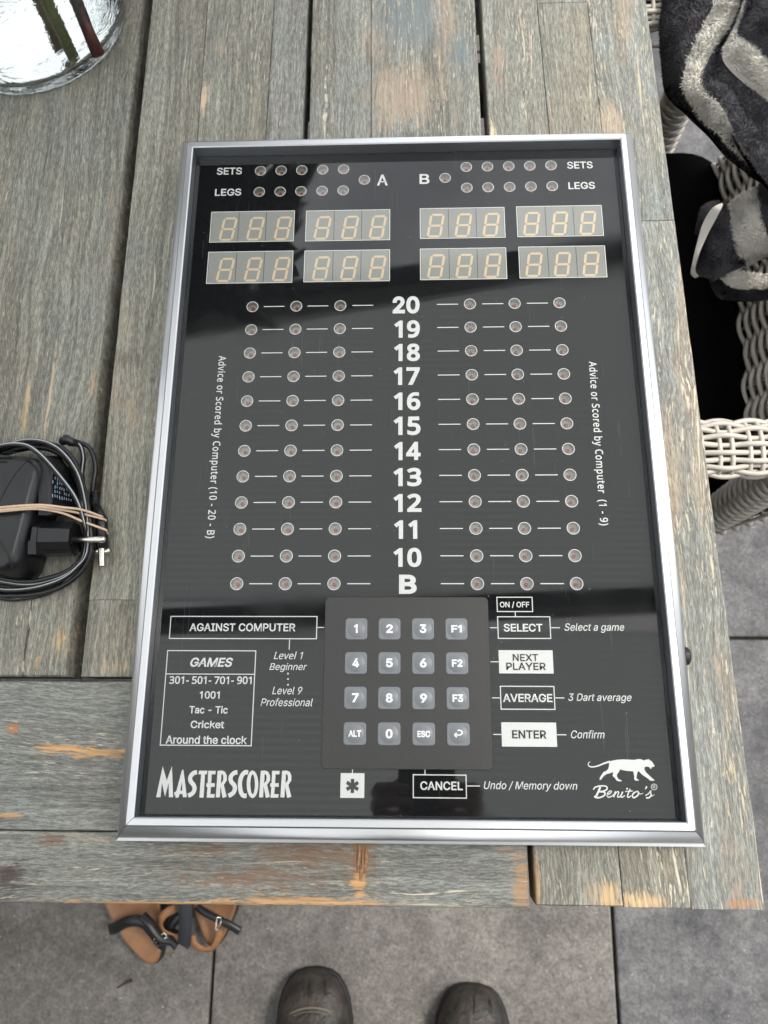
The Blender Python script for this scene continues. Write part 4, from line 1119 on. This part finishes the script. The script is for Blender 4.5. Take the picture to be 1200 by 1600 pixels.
def towel(name, rows, bands, label, nt=40, ns=7, fuzz=22000, seed=1, thick=.006, bulge=.01, parent=None, L=.0042):
    """rows: outlines across the cloth, each a list of (px, py, z); bands: stripe value between consecutive rows"""
    R = []
    for r_ in rows:
        P = catmull([at(*p) for p in r_], 10)
        ln = [0]
        for i in range(1, len(P)): ln.append(ln[-1] + (P[i] - P[i - 1]).length)
        o_ = []
        for k in range(nt):
            s_ = ln[-1] * k / (nt - 1); i = 0
            while i < len(ln) - 2 and ln[i + 1] < s_: i += 1
            f_ = (s_ - ln[i]) / max(1e-9, ln[i + 1] - ln[i]); o_.append(P[i].lerp(P[i + 1], min(1, max(0, f_))))
        R.append(o_)
    cols = []; val = []
    m = len(R)
    for b in range(m - 1):
        for s_ in range(ns + (1 if b == m - 2 else 0)):
            cols.append((b, s_ / ns)); val.append(bands[b])
    grid = []
    for (b, s_) in cols:
        line = []
        for k in range(nt):
            a, c, d, e = R[max(b - 1, 0)][k], R[b][k], R[b + 1][k], R[min(b + 2, m - 1)][k]
            lnr = c.lerp(d, s_)
            p = lnr.copy(); p.z += bulge * math.sin(PI * s_) * min(1.0, (d - c).length / .03)
            nv = noise.noise_vector(p * 28 + Vector((seed * 7, 0, 0))) * .0035
            p += nv * (1 if 0 < s_ < 1 else .5)
            line.append(p)
        grid.append(line)
    mb = MB(); vs = [p for l_ in grid for p in l_]; fs = []; fv = []
    nc = len(grid)
    for i in range(nc - 1):
        for k in range(nt - 1):
            fs.append((i * nt + k, i * nt + k + 1, (i + 1) * nt + k + 1, (i + 1) * nt + k)); fv.append(val[i])
    # orientation: upwards
    a = vs[fs[len(fs) // 2][0]]; b_ = vs[fs[len(fs) // 2][1]]; c_ = vs[fs[len(fs) // 2][2]]
    if (b_ - a).cross(c_ - a).z < 0: fs = [f[::-1] for f in fs]
    nv0 = len(vs)
    # underside, 'thick' below, with closed rim
    vs2 = [p - Vector((0, 0, thick)) for p in vs]
    fs2 = [tuple(i + nv0 for i in f[::-1]) for f in fs]
    rim = []
    edge = [(i, 0) for i in range(nc)] + [(nc - 1, k) for k in range(1, nt)] + [(i, nt - 1) for i in range(nc - 2, -1, -1)] + [(0, k) for k in range(nt - 2, 0, -1)]
    for q_ in range(len(edge)):
        i0, k0 = edge[q_]; i1, k1 = edge[(q_ + 1) % len(edge)]
        rim.append((i0 * nt + k0, i1 * nt + k1, i1 * nt + k1 + nv0, i0 * nt + k0 + nv0))
    rv = [val[min(edge[q_][0], nc - 2)] for q_ in range(len(edge))]
    # pile: thin triangles standing on the cloth
    rg = random.Random(seed); tv = []; tf = []; tvv = []; tn = []; fn = []
    areas = []
    for f in fs:
        p0, p1, p2, p3 = [Vector(vs[i]) for i in f]; areas.append(((p1 - p0).cross(p2 - p0).length + (p2 - p0).cross(p3 - p0).length) / 2)
    tot = sum(areas); base_n = len(vs) + len(vs2)
    for fi, f in enumerate(fs):
        p0, p1, p2, p3 = [Vector(vs[i]) for i in f]
        nn = (p1 - p0).cross(p3 - p0)
        nn = nn.normalized() if nn.length > 1e-12 else Vector((0, 0, 1))
        fn.append(nn)
        c_ = fuzz * areas[fi] / tot; cnt = int(c_) + (1 if rg.random() < c_ - int(c_) else 0)
        for _ in range(cnt):
            u, v = rg.random(), rg.random()
            p = (p0 * (1 - u) + p1 * u) * (1 - v) + (p3 * (1 - u) + p2 * u) * v
            w1 = noise.noise_vector(p * 60 + Vector((seed, 0, 0)))
            d = (nn + w1 * 1.1 + Vector((rg.gauss(0, .6), rg.gauss(0, .6), rg.gauss(0, .2)))).normalized()
            t = d.cross(Vector((rg.random() - .5, rg.random() - .5, rg.random() - .5))).normalized() * .00075
            l_ = L * rg.uniform(.6, 1.2); k_ = base_n + len(tv)
            mid = p + d * l_ * .55 ; tip = p + (d + w1 * .5).normalized() * l_
            tv += [p - t, p + t, tip]; tf.append((k_, k_ + 1, k_ + 2)); tvv.append(fv[fi]); tn.append(nn)
    me = bpy.data.meshes.new(name)
    me.from_pydata([tuple(p) for p in vs + vs2 + tv], [], fs + fs2 + rim + tf); me.update()
    at_ = me.attributes.new('stripe', 'FLOAT', 'FACE')
    at_.data.foreach_set('value', fv + fv + rv + tvv)
    an = me.attributes.new('pile_normal', 'FLOAT_VECTOR', 'FACE')
    an.data.foreach_set('vector', [c for v_ in fn + [-v_ for v_ in fn] + [Vector((0, 0, 0))] * len(rim) + tn for c in v_])
    me.materials.append(M_TOWEL)
    me.polygons.foreach_set('use_smooth', [True] * (len(fs) * 2) + [False] * (len(rim) + len(tf)))
    o = child(name, me, parent)
    if label: tag(o, label, 'towel')
    return o
D, Lt = 0.0, 1.0
towel('towel', [
    [(1033, -60, .655), (1034, 20, .655), (1036, 90, .655), (1042, 137, .655), (1058, 158, .655), (1074, 170, .657), (1100, 197, .66), (1130, 229, .66), (1160, 255, .66), (1200, 283, .66), (1250, 310, .66)],
    [(1045, -60, .672), (1046, 20, .672), (1048, 90, .672), (1052, 130, .670), (1062, 150, .668), (1076, 167, .668), (1102, 194, .67), (1132, 226, .67), (1162, 251, .67), (1201, 279, .67), (1251, 305, .67)],
    [(1140, -60, .70), (1113, 10, .700), (1092, 55, .699), (1078, 90, .697), (1070, 120, .694), (1071, 145, .688), (1090, 175, .68), (1120, 208, .68), (1158, 243, .68), (1199, 272, .68), (1250, 296, .68)],
    [(1180, -60, .71), (1155, 5, .706), (1135, 45, .703), (1114, 78, .700), (1101, 108, .698), (1096, 130, .698), (1108, 148, .700), (1128, 165, .702), (1148, 208, .700), (1178, 258, .696), (1212, 300, .69)],
    [(1184, -60, .690), (1161, 5, .686), (1145, 45, .684), (1127, 75, .686), (1116, 100, .690), (1116, 118, .694), (1128, 130, .698), (1150, 148, .700), (1172, 190, .702), (1200, 240, .702), (1240, 285, .70)],
    [(1189, -60, .705), (1168, 0, .704), (1160, 30, .704), (1147, 58, .704), (1138, 75, .706), (1138, 88, .706), (1148, 101, .706), (1170, 118, .706), (1195, 140, .706), (1225, 170, .706), (1265, 210, .706)]],
    [D, D, Lt, D, D], 'dark grey and cream striped towel hanging over the far arm of the wicker chair', fuzz=42000, seed=2, nt=60, bulge=.006)
t2 = towel('towel', [
    [(1184, -60, .716), (1168, -5, .716), (1160, 28, .716), (1147, 55, .716), (1134, 72, .716), (1132, 86, .716), (1144, 102, .716), (1166, 120, .716), (1190, 142, .716), (1225, 172, .716), (1270, 212, .716)],
    [(1186, -60, .724), (1172, -5, .724), (1164, 28, .724), (1156, 48, .725), (1158, 60, .727), (1168, 66, .728), (1176, 72, .728), (1188, 84, .728), (1205, 98, .728), (1240, 125, .728), (1280, 150, .728)],
    [(1215, -60, .745), (1207, -10, .745), (1203, 10, .745), (1200, 25, .745), (1202, 35, .745), (1208, 42, .745), (1216, 50, .745), (1226, 60, .745), (1245, 75, .745), (1265, 95, .745), (1290, 110, .745)],
    [(1280, -60, .76), (1275, -20, .76), (1270, 0, .76), (1265, 10, .76), (1265, 20, .76), (1270, 26, .76), (1276, 32, .76), (1282, 40, .76), (1290, 50, .76), (1300, 70, .76), (1310, 90, .76)]],
    [Lt, D, D], 'upper fold of dark grey towel with a cream stripe in the top right corner', fuzz=30000, seed=3, nt=50, bulge=.008)
t3 = towel('towel', [
    [(1130, 320, .600), (1114, 345, .604), (1104, 372, .606), (1094, 400, .604), (1087, 430, .596)],
    [(1138, 318, .614), (1128, 345, .622), (1122, 375, .624), (1118, 405, .618), (1118, 436, .602)],
    [(1140, 318, .618), (1142, 345, .628), (1147, 375, .630), (1156, 400, .624), (1168, 414, .606)],
    [(1188, 291, .640), (1190, 325, .652), (1196, 355, .654), (1206, 380, .648), (1222, 396, .632)],
    [(1235, 262, .668), (1240, 300, .680), (1246, 330, .682), (1256, 355, .676), (1270, 372, .66)],
    [(1330, 200, .73), (1335, 240, .74), (1340, 270, .74), (1350, 300, .735), (1360, 320, .72)]],
    [D, D, Lt, D, Lt], 'rolled end of a striped towel with pale hem tape above the black chair seat', fuzz=36000, seed=5, nt=30, bulge=.004)
# its pale hem tape and the flap behind it
mb = MB()
H0 = catmull([at(*p) for p in ((1128, 317, .612), (1112, 326, .620), (1098, 350, .622), (1088, 385, .620), (1082, 412, .614), (1080, 426, .606), (1087, 433, .600))], 8)
H1 = catmull([at(*p) for p in ((1130, 320, .616), (1122, 336, .622), (1108, 362, .624), (1094, 393, .622), (1088, 413, .616), (1087, 424, .608), (1092, 431, .602))], 8)
vs = [p for pr in zip(H0, H1) for p in pr]; n0 = len(vs) // 2
vs2 = [p - Vector((0, 0, .002)) for p in vs]; nn = len(vs)
fs = [(2 * i, 2 * i + 1, 2 * i + 3, 2 * i + 2) for i in range(n0 - 1)]
fs += [tuple(k + nn for k in f[::-1]) for f in fs] + [(2 * i, 2 * i + 2, 2 * i + 2 + nn, 2 * i + nn) for i in range(n0 - 1)] + [(2 * i + 3, 2 * i + 1, 2 * i + 1 + nn, 2 * i + 3 + nn) for i in range(n0 - 1)]
mb.add(vs + vs2, fs); mb.build('hem', plain('hem_tape', (.62, .59, .53), .8, bump=.0003, scale=900), t3, smooth=False)
towel('flap', [
    [(1112, 318, .600), (1098, 326, .600), (1090, 345, .600), (1088, 360, .600)],
    [(1126, 316, .606), (1112, 330, .606), (1104, 350, .606), (1098, 372, .606)]], [D], None, fuzz=2500, seed=8, nt=12, parent=t3, bulge=.004)
towel('fold', [
    [(1110, 432, .575), (1120, 455, .570), (1133, 465, .568), (1160, 468, .568), (1200, 463, .572), (1260, 440, .58)],
    [(1118, 428, .592), (1132, 440, .592), (1144, 448, .592), (1165, 452, .592), (1200, 448, .595), (1260, 425, .60)],
    [(1135, 420, .596), (1148, 424, .598), (1158, 426, .598), (1175, 428, .598), (1200, 425, .600), (1260, 400, .61)]], [D, Lt], None, fuzz=11000, seed=9, nt=26, parent=t3, bulge=.005)

# ------------------------------------------------------------------ sandals under the table
M_CORK = plain('tan_leather_footbed', (.27, .132, .060), .5, var=.2, scale=45, bump=.0003)
M_SOLE = plain('black_sole', (.015, .015, .017), .6)
M_STRAP = plain('black_leather_strap', (.014, .015, .018), .38, var=.3, scale=200)
M_TANS = plain('tan_strap', (.33, .16, .07), .5, var=.2, scale=90)
def sole_outline(n=40):
    pts = []
    for k in range(n):
        a = 2 * PI * k / n; x = math.cos(a); y = math.sin(a)
        w_ = .031 + .010 * (x * .5 + .5) - .004 * math.cos(2 * a) * (x * .5 + .5)
        pts.append((x * .125, y * w_ * (1.08 if abs(x) < .7 else 1.0)))
    # squarer ends
    return [(math.copysign(abs(x / .125) ** .8, x) * .125, y) for x, y in pts]
def sandal(heel, direc, label):
    h = Vector((heel.x, heel.y, 0)); d = Vector((direc[0], direc[1], 0)).normalized()
    o = empty('sandal', h); tag(o, label, 'sandal', 'pair of sandals under the table')
    ctr = d * .125; s_ = Vector((-d.y, d.x, 0)); O = sole_outline()
    def ring(g, z): return [ctr + d * (x * g) + s_ * (y * (g if g > .9 else g)) + Vector((0, 0, z)) for x, y in O]
    mb = MB(); loft(mb, [ring(.97, .0), ring(1.0, .004), ring(1.0, .018), ring(.985, .022)]); mb.build('sole', M_SOLE, o, smooth=True)
    mb = MB(); loft(mb, [ring(.985, .0222), ring(.985, .0275), ring(.95, .0300), ring(.88, .0280), ring(.60, .0245), ring(.2, .0235)]); mb.build('footbed', M_CORK, o, smooth=True)
    return o
def strap(parent, pts, w, mat, name='strap', th=.0024, up=(0, 0, 1)):
    P = catmull([at(x, y, z) - parent.location for x, y, z in pts], 8); n = len(P)
    mb = MB(); rings = []
    for i, p in enumerate(P):
        t = (P[min(i + 1, n - 1)] - P[max(i - 1, 0)]).normalized(); s_ = t.cross(Vector(up))
        if s_.length < 1e-3: s_ = Vector((1, 0, 0))
        s_.normalize(); nn = s_.cross(t)
        rings.append([p + s_ * w / 2, p + s_ * w / 2 * .9 + nn * th, p - s_ * w / 2 * .9 + nn * th, p - s_ * w / 2])
    loft(mb, rings); return mb.build(name, mat, parent, smooth=True)
def buckle(parent, x, y, z, ang, s=.009):
    c = at(x, y, z) - parent.location; R_ = Matrix.Rotation(ang, 3, 'Z') @ Matrix.Rotation(.5, 3, 'X')
    P = [c + R_ @ Vector((a * s, b * s * .75, 0)) for a, b in ((-1, -1), (1, -1), (1, 1), (-1, 1), (-1, -1))]
    mb = MB(); mb.tube(P, .0011, 8); mb.tube([c + R_ @ Vector((-s, 0, .001)), c + R_ @ Vector((s, 0, .002))], .0009, 6); mb.build('buckle', M_NICK, parent, smooth=True)
hA = at(243, 1507, .025); s1 = sandal(hA, (-.44, .9), 'left tan and black sandal lying under the table edge, heel towards the camera')
strap(s1, [(172, 1452, .030), (180, 1450, .040), (200, 1440, .055), (222, 1440, .060), (238, 1455, .055), (250, 1471, .046), (258, 1478, .042)], .016, M_STRAP)
strap(s1, [(222, 1430, .060), (236, 1445, .060), (252, 1466, .055), (268, 1470, .045), (276, 1478, .040)], .014, M_STRAP, up=(.6, .3, .6))
buckle(s1, 252, 1468, .052, .5)
hB = at(333, 1481, .025); s2 = sandal(hB, (.0, 1.0), 'right tan and black sandal under the table edge beside the seam between pavers')
strap(s2, [(300, 1462, .045), (304, 1474, .040), (318, 1482, .037), (333, 1479, .040), (341, 1464, .050), (342, 1447, .055), (336, 1430, .058), (322, 1420, .055)], .010, M_TANS, up=(.2, -.5, .7))
strap(s2, [(308, 1416, .060), (318, 1424, .062), (335, 1433, .064), (355, 1443, .064), (375, 1455, .060)], .011, M_STRAP)
buckle(s2, 344, 1443, .066, 1.5, .008)
strap(s2, [(290, 1405, .075), (290, 1430, .070), (289, 1455, .060), (288, 1470, .050), (286, 1476, .045)], .020, plain('glittery_black_strap', (.035, .038, .045), .5, var=.9, scale=900), name='heel_strap')
strap(s2, [(275, 1418, .050), (258, 1428, .050), (250, 1442, .045), (256, 1456, .042), (272, 1464, .040), (286, 1466, .042)], .012, M_TANS, name='loop', up=(-.4, -.2, .7))
strap(s2, [(282, 1430, .035), (270, 1442, .034), (266, 1455, .033), (280, 1462, .034)], .014, M_STRAP, name='inner_strap')

# small twig on the paving
a, b = at(183, 1544, .003), at(206, 1532, .006)
mb = MB(); mb.tube([a, a.lerp(b, .5) + Vector((0, .001, .001)), b, b + Vector((-.001, .003, .001))], [.0008, .0012, .0022, .0008], 6); o = mb.build('twig', plain('twig_brown', (.05, .03, .02), .8), smooth=True)
tag(o, 'small brown twig lying on the grey paving below the sandals', 'twig')

# ------------------------------------------------------------------ person with the phone (seen as two shoe toes and in the reflection)
person = empty('person', (-.02, -.74, 0)); tag(person, 'person in dark brown boots standing at the table end, only the boot toes in view', 'person')
PO = Vector((-.02, -.74, 0))
def shoe_material():
    q = NT('worn_dark_boot'); g = q.n('TexCoord').outputs['Object']
    c = q.mix(q.rng(q.noise(g, 38, 5, .65), .35, .68), (.013, .012, .0105), (.052, .044, .036)); c = q.mix(q.rng(q.noise(g, 70, 3), .56, .68, 0, .5), c, (.085, .05, .035))
    q.bsdf(Base_Color=c, Roughness=.55, Normal=q.bump(q.math('ADD', q.noise(g, 160, 4), q.math('MULTIPLY', q.noise(g, 30, 4, .6), 3.0)), .0016)); return q.m
M_SHOE = shoe_material()
def boot(tx, ty, label, ang):
    """toe point on the ground"""
    R_ = Matrix.Rotation(ang, 3, 'Z'); T = Vector((tx, ty, 0)) - PO
    def w2(x, y, z): return T + R_ @ Vector((x, y, z))
    # sections from toe backwards: (distance, half width, height)
    sec = [(.000, .008, .018), (.004, .024, .034), (.012, .035, .046), (.026, .044, .056), (.045, .0500, .064), (.070, .0530, .072), (.10, .0530, .084), (.14, .047, .105), (.18, .041, .130), (.22, .038, .150), (.265, .036, .150), (.285, .028, .140)]
    rings = []
    for d, w_, h_ in sec:
        rings.append([w2(w_ * math.copysign(abs(math.cos(a)) ** .8, math.cos(a)), -d, .016 + (h_ - .016) * max(0, math.sin(a)) ** .75 if math.sin(a) > 0 else .016 * (1 + math.sin(a) * .0)) for a in [2 * PI * k / 28 for k in range(28)]])
    mb = MB(); loft(mb, rings[::-1]); up_ = mb.build('boot', M_SHOE, person, smooth=True, label=label)
    rs = []
    for z, g in ((0, .97), (.003, 1.0), (.015, 1.0), (.019, .96)):
        P = [(sec[i][1] * 1.04 + .001, -sec[i][0]) for i in range(len(sec))] + [(-sec[i][1] * 1.04 - .001, -sec[i][0]) for i in range(len(sec) - 1, -1, -1)]
        rs.append([w2(x * g, (y + .14) * g - .14, z) for x, y in P])
    mb = MB(); loft(mb, rs); mb.build('boot_sole', plain('boot_sole_black', (.012, .011, .010), .7), up_, smooth=False)
    mb = MB()
    P = []
    for k in range(15):
        u = -1 + 2 * k / 14; xx = u * .0505; d = .036 + .030 * abs(u) ** 2.2
        zc = .016 + (.0625 - .016) * max(0, 1 - abs(u) ** 2.6) ** .62 + .0012
        P.append(w2(xx, -d, zc))
    mb.tube(catmull(P, 3), .0017, 6)
    mb.tube([p + R_ @ Vector((0, -.0045, .0012)) for p in catmull(P, 3)], .0007, 6)
    mb.build('toe_seam', plain('boot_seam', (.13, .115, .095), .6), up_, smooth=True)
    for sx in (-.022, -.002, .02):
        mb = MB(); Pc = [w2(sx, -.006 - .001 * abs(sx) * 100, .040), w2(sx * 1.05 + .001, -.014, .0495), w2(sx * 1.15, -.024, .0565)]
        mb.tube(Pc, [.0004, .0009, .0004], 6); mb.build('crease', plain('crease_black', (.008, .007, .006), .8), up_, smooth=True)
    return up_
tA = at(488, 1511, .03); tB = at(742, 1537, .03)
boot(tA.x, tA.y - .006, 'boot on the left foot', math.radians(3)); boot(tB.x, tB.y - .006, 'boot on the right foot', math.radians(-4))
def skin_mesh(verts, edges, radii, name, mat, parent, sub=1, root=0):
    me = bpy.data.meshes.new('tmp'); me.from_pydata(verts, edges, []); o = bpy.data.objects.new('tmp', me); COL.objects.link(o)
    m1 = o.modifiers.new('skin', 'SKIN'); m1.use_smooth_shade = True; m2 = o.modifiers.new('sub', 'SUBSURF'); m2.levels = sub; m2.render_levels = sub
    for i, r_ in enumerate(radii):
        me.skin_vertices[0].data[i].radius = (r_, r_) if not isinstance(r_, tuple) else r_
        me.skin_vertices[0].data[i].use_root = (i == root)
    dg = bpy.context.evaluated_depsgraph_get(); dg.update(); m_ = bpy.data.meshes.new_from_object(o.evaluated_get(dg)); bpy.data.objects.remove(o)
    m_.materials.clear(); return child(name, m_, parent, mat, smooth=True)
RT = ROT.transposed()
def cl2w(x, y, z): return CAM + RT @ Vector((x, y, z))
hL, hR = cl2w(-.045, -.115, .020), cl2w(.085, -.115, .020)
V = [(-.02, -.76, .98), (-.02, -.77, 1.15), (-.02, -.76, 1.33), (-.02, -.75, 1.46), (-.02, -.73, 1.53), (-.01, -.70, 1.60), (-.01, -.68, 1.68), (-.01, -.70, 1.75),
     (-.20, -.76, 1.44), (-.27, -.66, 1.22), tuple(hL + Vector((-.02, -.05, -.02))), tuple(hL), (.16, -.76, 1.44), (.24, -.66, 1.22), tuple(hR + Vector((.02, -.05, -.02))), tuple(hR)]
Eg = [(0, 1), (1, 2), (2, 3), (3, 4), (4, 5), (5, 6), (6, 7), (3, 8), (8, 9), (9, 10), (10, 11), (3, 12), (12, 13), (13, 14), (14, 15)]
Rd = [.15, .14, .155, .12, .058, .062, .085, .06, .068, .045, .028, .032, .068, .045, .028, .032]
M_SKIN = plain('skin', (.45, .27, .20), .5)
body = skin_mesh([tuple(Vector(v) - PO) for v in V], Eg, Rd, 'body', M_SKIN, person, 2)
# shirt: torso and upper arms, a little larger than the body
Vs = [V[0], V[1], V[2], V[3], V[8], V[9], V[12], V[13]]
skin_mesh([tuple(Vector(v) - PO) for v in Vs], [(0, 1), (1, 2), (2, 3), (3, 4), (4, 5), (3, 6), (6, 7)], [.165, .155, .17, .125, .082, .062, .082, .062], 'shirt', plain('dark_shirt', (.03, .03, .035), .9), person, 2)
Vt = [(-.02, -.76, .98), (-.115, -.77, .90), (-.135, -.76, .52), (-.142, -.79, .13), (.075, -.77, .90), (.092, -.76, .52), (.094, -.80, .13)]
skin_mesh([tuple(Vector(v) - PO) for v in Vt], [(0, 1), (1, 2), (2, 3), (0, 4), (4, 5), (5, 6)], [.15, .10, .075, .058, .10, .075, .058], 'trousers', plain('dark_trousers', (.03, .034, .045), .9), person, 2)
mb = MB()
mb.lathe([(0, .10), (.045, .095), (.078, .06), (.092, .01), (.090, -.03), (.08, -.05)], 20, c=Vector((-.01, -.705, 1.715)) - PO, close=False); mb.build('hair', plain('brown_hair', (.04, .025, .015), .8), person, smooth=True)
for hnd, sg in ((hL, 1), (hR, -1)):
    for k in range(4):
        b0 = hnd - PO + RT @ Vector((0, .026 - k * .017, -.004)); ln = (.030, .036, .033, .026)[k]
        mb = MB(); mb.tube([b0, b0 + RT @ Vector((sg * .004, .002, -.020)), b0 + RT @ Vector((sg * (.010 + ln * .5), .002, -.027)), b0 + RT @ Vector((sg * (.012 + ln), .002, -.022))], [.009, .0085, .0075, .0055], 8); mb.build('finger', M_SKIN, body, smooth=True)
    b0 = hnd - PO + RT @ Vector((0, .01, .006)); mb = MB(); mb.tube([b0, b0 + RT @ Vector((sg * .018, .022, .010)), b0 + RT @ Vector((sg * .036, .036, .004))], [.012, .010, .007], 8); mb.build('thumb', M_SKIN, body, smooth=True)
ph = empty('mobile_phone', cl2w(.02, -.06, .007)); ph.rotation_euler = RT.to_euler(); tag(ph, 'black mobile phone held over the scoreboard by the standing person', 'phone')
mb = MB(); P0 = rrect(.074, .150, .010)
loft(mb, [[(x * .97, y * .985, -.004) for x, y in P0], [(x, y, -.003) for x, y in P0], [(x, y, .003) for x, y in P0], [(x * .97, y * .985, .004) for x, y in P0]]); mb.build('phone_case', plain('phone_black', (.008, .008, .009), .3), ph)
MB().add([(x * .93, y * .96, .0042) for x, y in P0], [tuple(range(len(P0)))]).build('screen', plain('dark_screen', (.01, .01, .012), .1), ph)

# ------------------------------------------------------------------ patio canopy overhead (seen as reflection)
can = empty('patio_canopy', (0, 0, 0)); tag(can, 'patio roof of ribbed pale sheets on dark beams, seen mirrored in the scoreboard', 'canopy')
q = NT('opal_roof_sheet')
g = q.n('NewGeometry').outputs['Position']
wv = q.n('TexWave', {'Vector': g, 'Scale': 14.0, 'Distortion': 0.15, 'Detail': 1.0}, wave_type='BANDS', bands_direction='Y').outputs['Fac']
q.surf(q.n('BsdfTranslucent', {'Color': q.mix(wv, (.68, .69, .69), (.81, .82, .82))}).outputs[0]); M_OPAL = q.m
M_BEAM = plain('dark_beam', (.018, .018, .020), .5)
RZ = 2.5
def rline(x, xa, ya, xb, yb): return ya + (yb - ya) * (x - xa) / (xb - xa)
fy = lambda x: 1.154 + .118 * x + .05               # lower edge of the front gutter
XA, XB = -2.6, 1.12
def sheet(pts, zt=RZ + .04):
    n = len(pts); mb = MB(); mb.add([(x, y, zt) for x, y in pts] + [(x, y, zt + .012) for x, y in pts], [tuple(range(n))[::-1], tuple(range(n, 2 * n))] + [(i, (i + 1) % n, n + (i + 1) % n, n + i) for i in range(n)])
    return mb.build('roof_sheet', M_OPAL, can)
me_s = [sheet([(x0, .15), (x1, .15), (x1, fy(x1)), (x0, fy(x0))]) for x0, x1 in ((-2.6, -1.803), (-1.8, -.903), (-.9, 1.12))]
for x0, x1 in ((-2.6, -1.803), (-1.8, -.903), (-.9, 1.12)): sheet([(x0, -2.6), (x1, -2.6), (x1, .06), (x0, .06)])
def beam(P, z0, z1, name='beam'):
    n = len(P); MB().add([(x, y, z0) for x, y in P] + [(x, y, z1) for x, y in P], [tuple(range(n))[::-1], tuple(range(n, 2 * n))] + [(i, (i + 1) % n, n + (i + 1) % n, n + i) for i in range(n)]).build(name, M_BEAM, can)
gb, gt, gl = (lambda x: 1.209 + .118 * x), (lambda x: 1.272 + .133 * x), (lambda x: 1.1545 + .1 * x if x > 1.19 else 1.1545 + .165 * x)
beam([(XA, gb(XA)), (XB, gb(XB)), (XB, gt(XB)), (XA, gt(XA))], RZ - .02, RZ + .06, 'gutter')
M_FASC = plain('grey_fascia', (.50, .50, .49), .6)
o_ = MB(); o_.add([(XA, gl(XA), RZ + .0), (1.1, gl(1.1) - .002, RZ), (1.1, gb(1.1) - .001, RZ), (XA, gb(XA) - .001, RZ), (XA, gl(XA), RZ + .03), (1.1, gl(1.1), RZ + .03), (1.1, gb(1.1) - .001, RZ + .03), (XA, gb(XA) - .001, RZ + .03)], [(3, 2, 1, 0), (4, 5, 6, 7), (0, 1, 5, 4), (1, 2, 6, 5), (2, 3, 7, 6), (3, 0, 4, 7)])
o_.build('fascia', M_FASC, can)
b2 = lambda x: .155 + .044 * x
beam([(XA, b2(XA) - .048), (XB, b2(XB) - .048), (XB, b2(XB)), (XA, b2(XA))], RZ - .0, RZ + .06)
MB().add([(XA, b2(XA) - .078, RZ), (XB, b2(XB) - .078, RZ), (XB, b2(XB) - .049, RZ), (XA, b2(XA) - .049, RZ), (XA, b2(XA) - .078, RZ + .03), (XB, b2(XB) - .078, RZ + .03), (XB, b2(XB) - .049, RZ + .03), (XA, b2(XA) - .049, RZ + .03)], [(3, 2, 1, 0), (4, 5, 6, 7), (0, 1, 5, 4), (1, 2, 6, 5), (2, 3, 7, 6), (3, 0, 4, 7)]).build('fascia', M_FASC, can)
beam([(XA, -2.68), (XB, -2.68), (XB, -2.6), (XA, -2.6)], RZ - .06, RZ + .06)
for x, y in ((XA + .05, fy(XA) + .04), (XB - .05, fy(XB) + .04), (XA + .05, -2.64), (XB - .05, -2.64)):
    MB().box(x - .04, x + .04, y - .04, y + .04, 0, RZ - .021 if y > 0 else RZ - .061).build('post', M_BEAM, can)

# ------------------------------------------------------------------ added surroundings out of view (they darken the reflections in the metal)
fence = empty('added_fence', (-3.2, 0, 0)); tag(fence, 'added dark brown board fence out of view on the left, darkening the metal reflections', 'fence')  # unseen fence, added so the frame mirrors a darker horizon
M_FEN = plain('fence_brown', (.055, .042, .032), .85, var=.4, scale=20)
me_b = MB().box(-.012, .012, 0, .138, .03, 1.98).mesh('fence_board'); me_b.materials.append(M_FEN)
for k in range(56): child('fence_board', me_b, fence, loc=(random.uniform(-.004, .004), -3.2 + k * .15, 0))
wall = empty('added_wall', (0, -3.1, 0)); tag(wall, 'added grey wall out of view behind the person, darkening the metal reflections', 'wall')  # unseen wall, added to darken the horizon behind for the frame metal
MB().box(-6, 6, -.2, 0, 0, 2.9).build('wall', plain('grey_render', (.22, .21, .19), .9, var=.15, scale=15), wall)
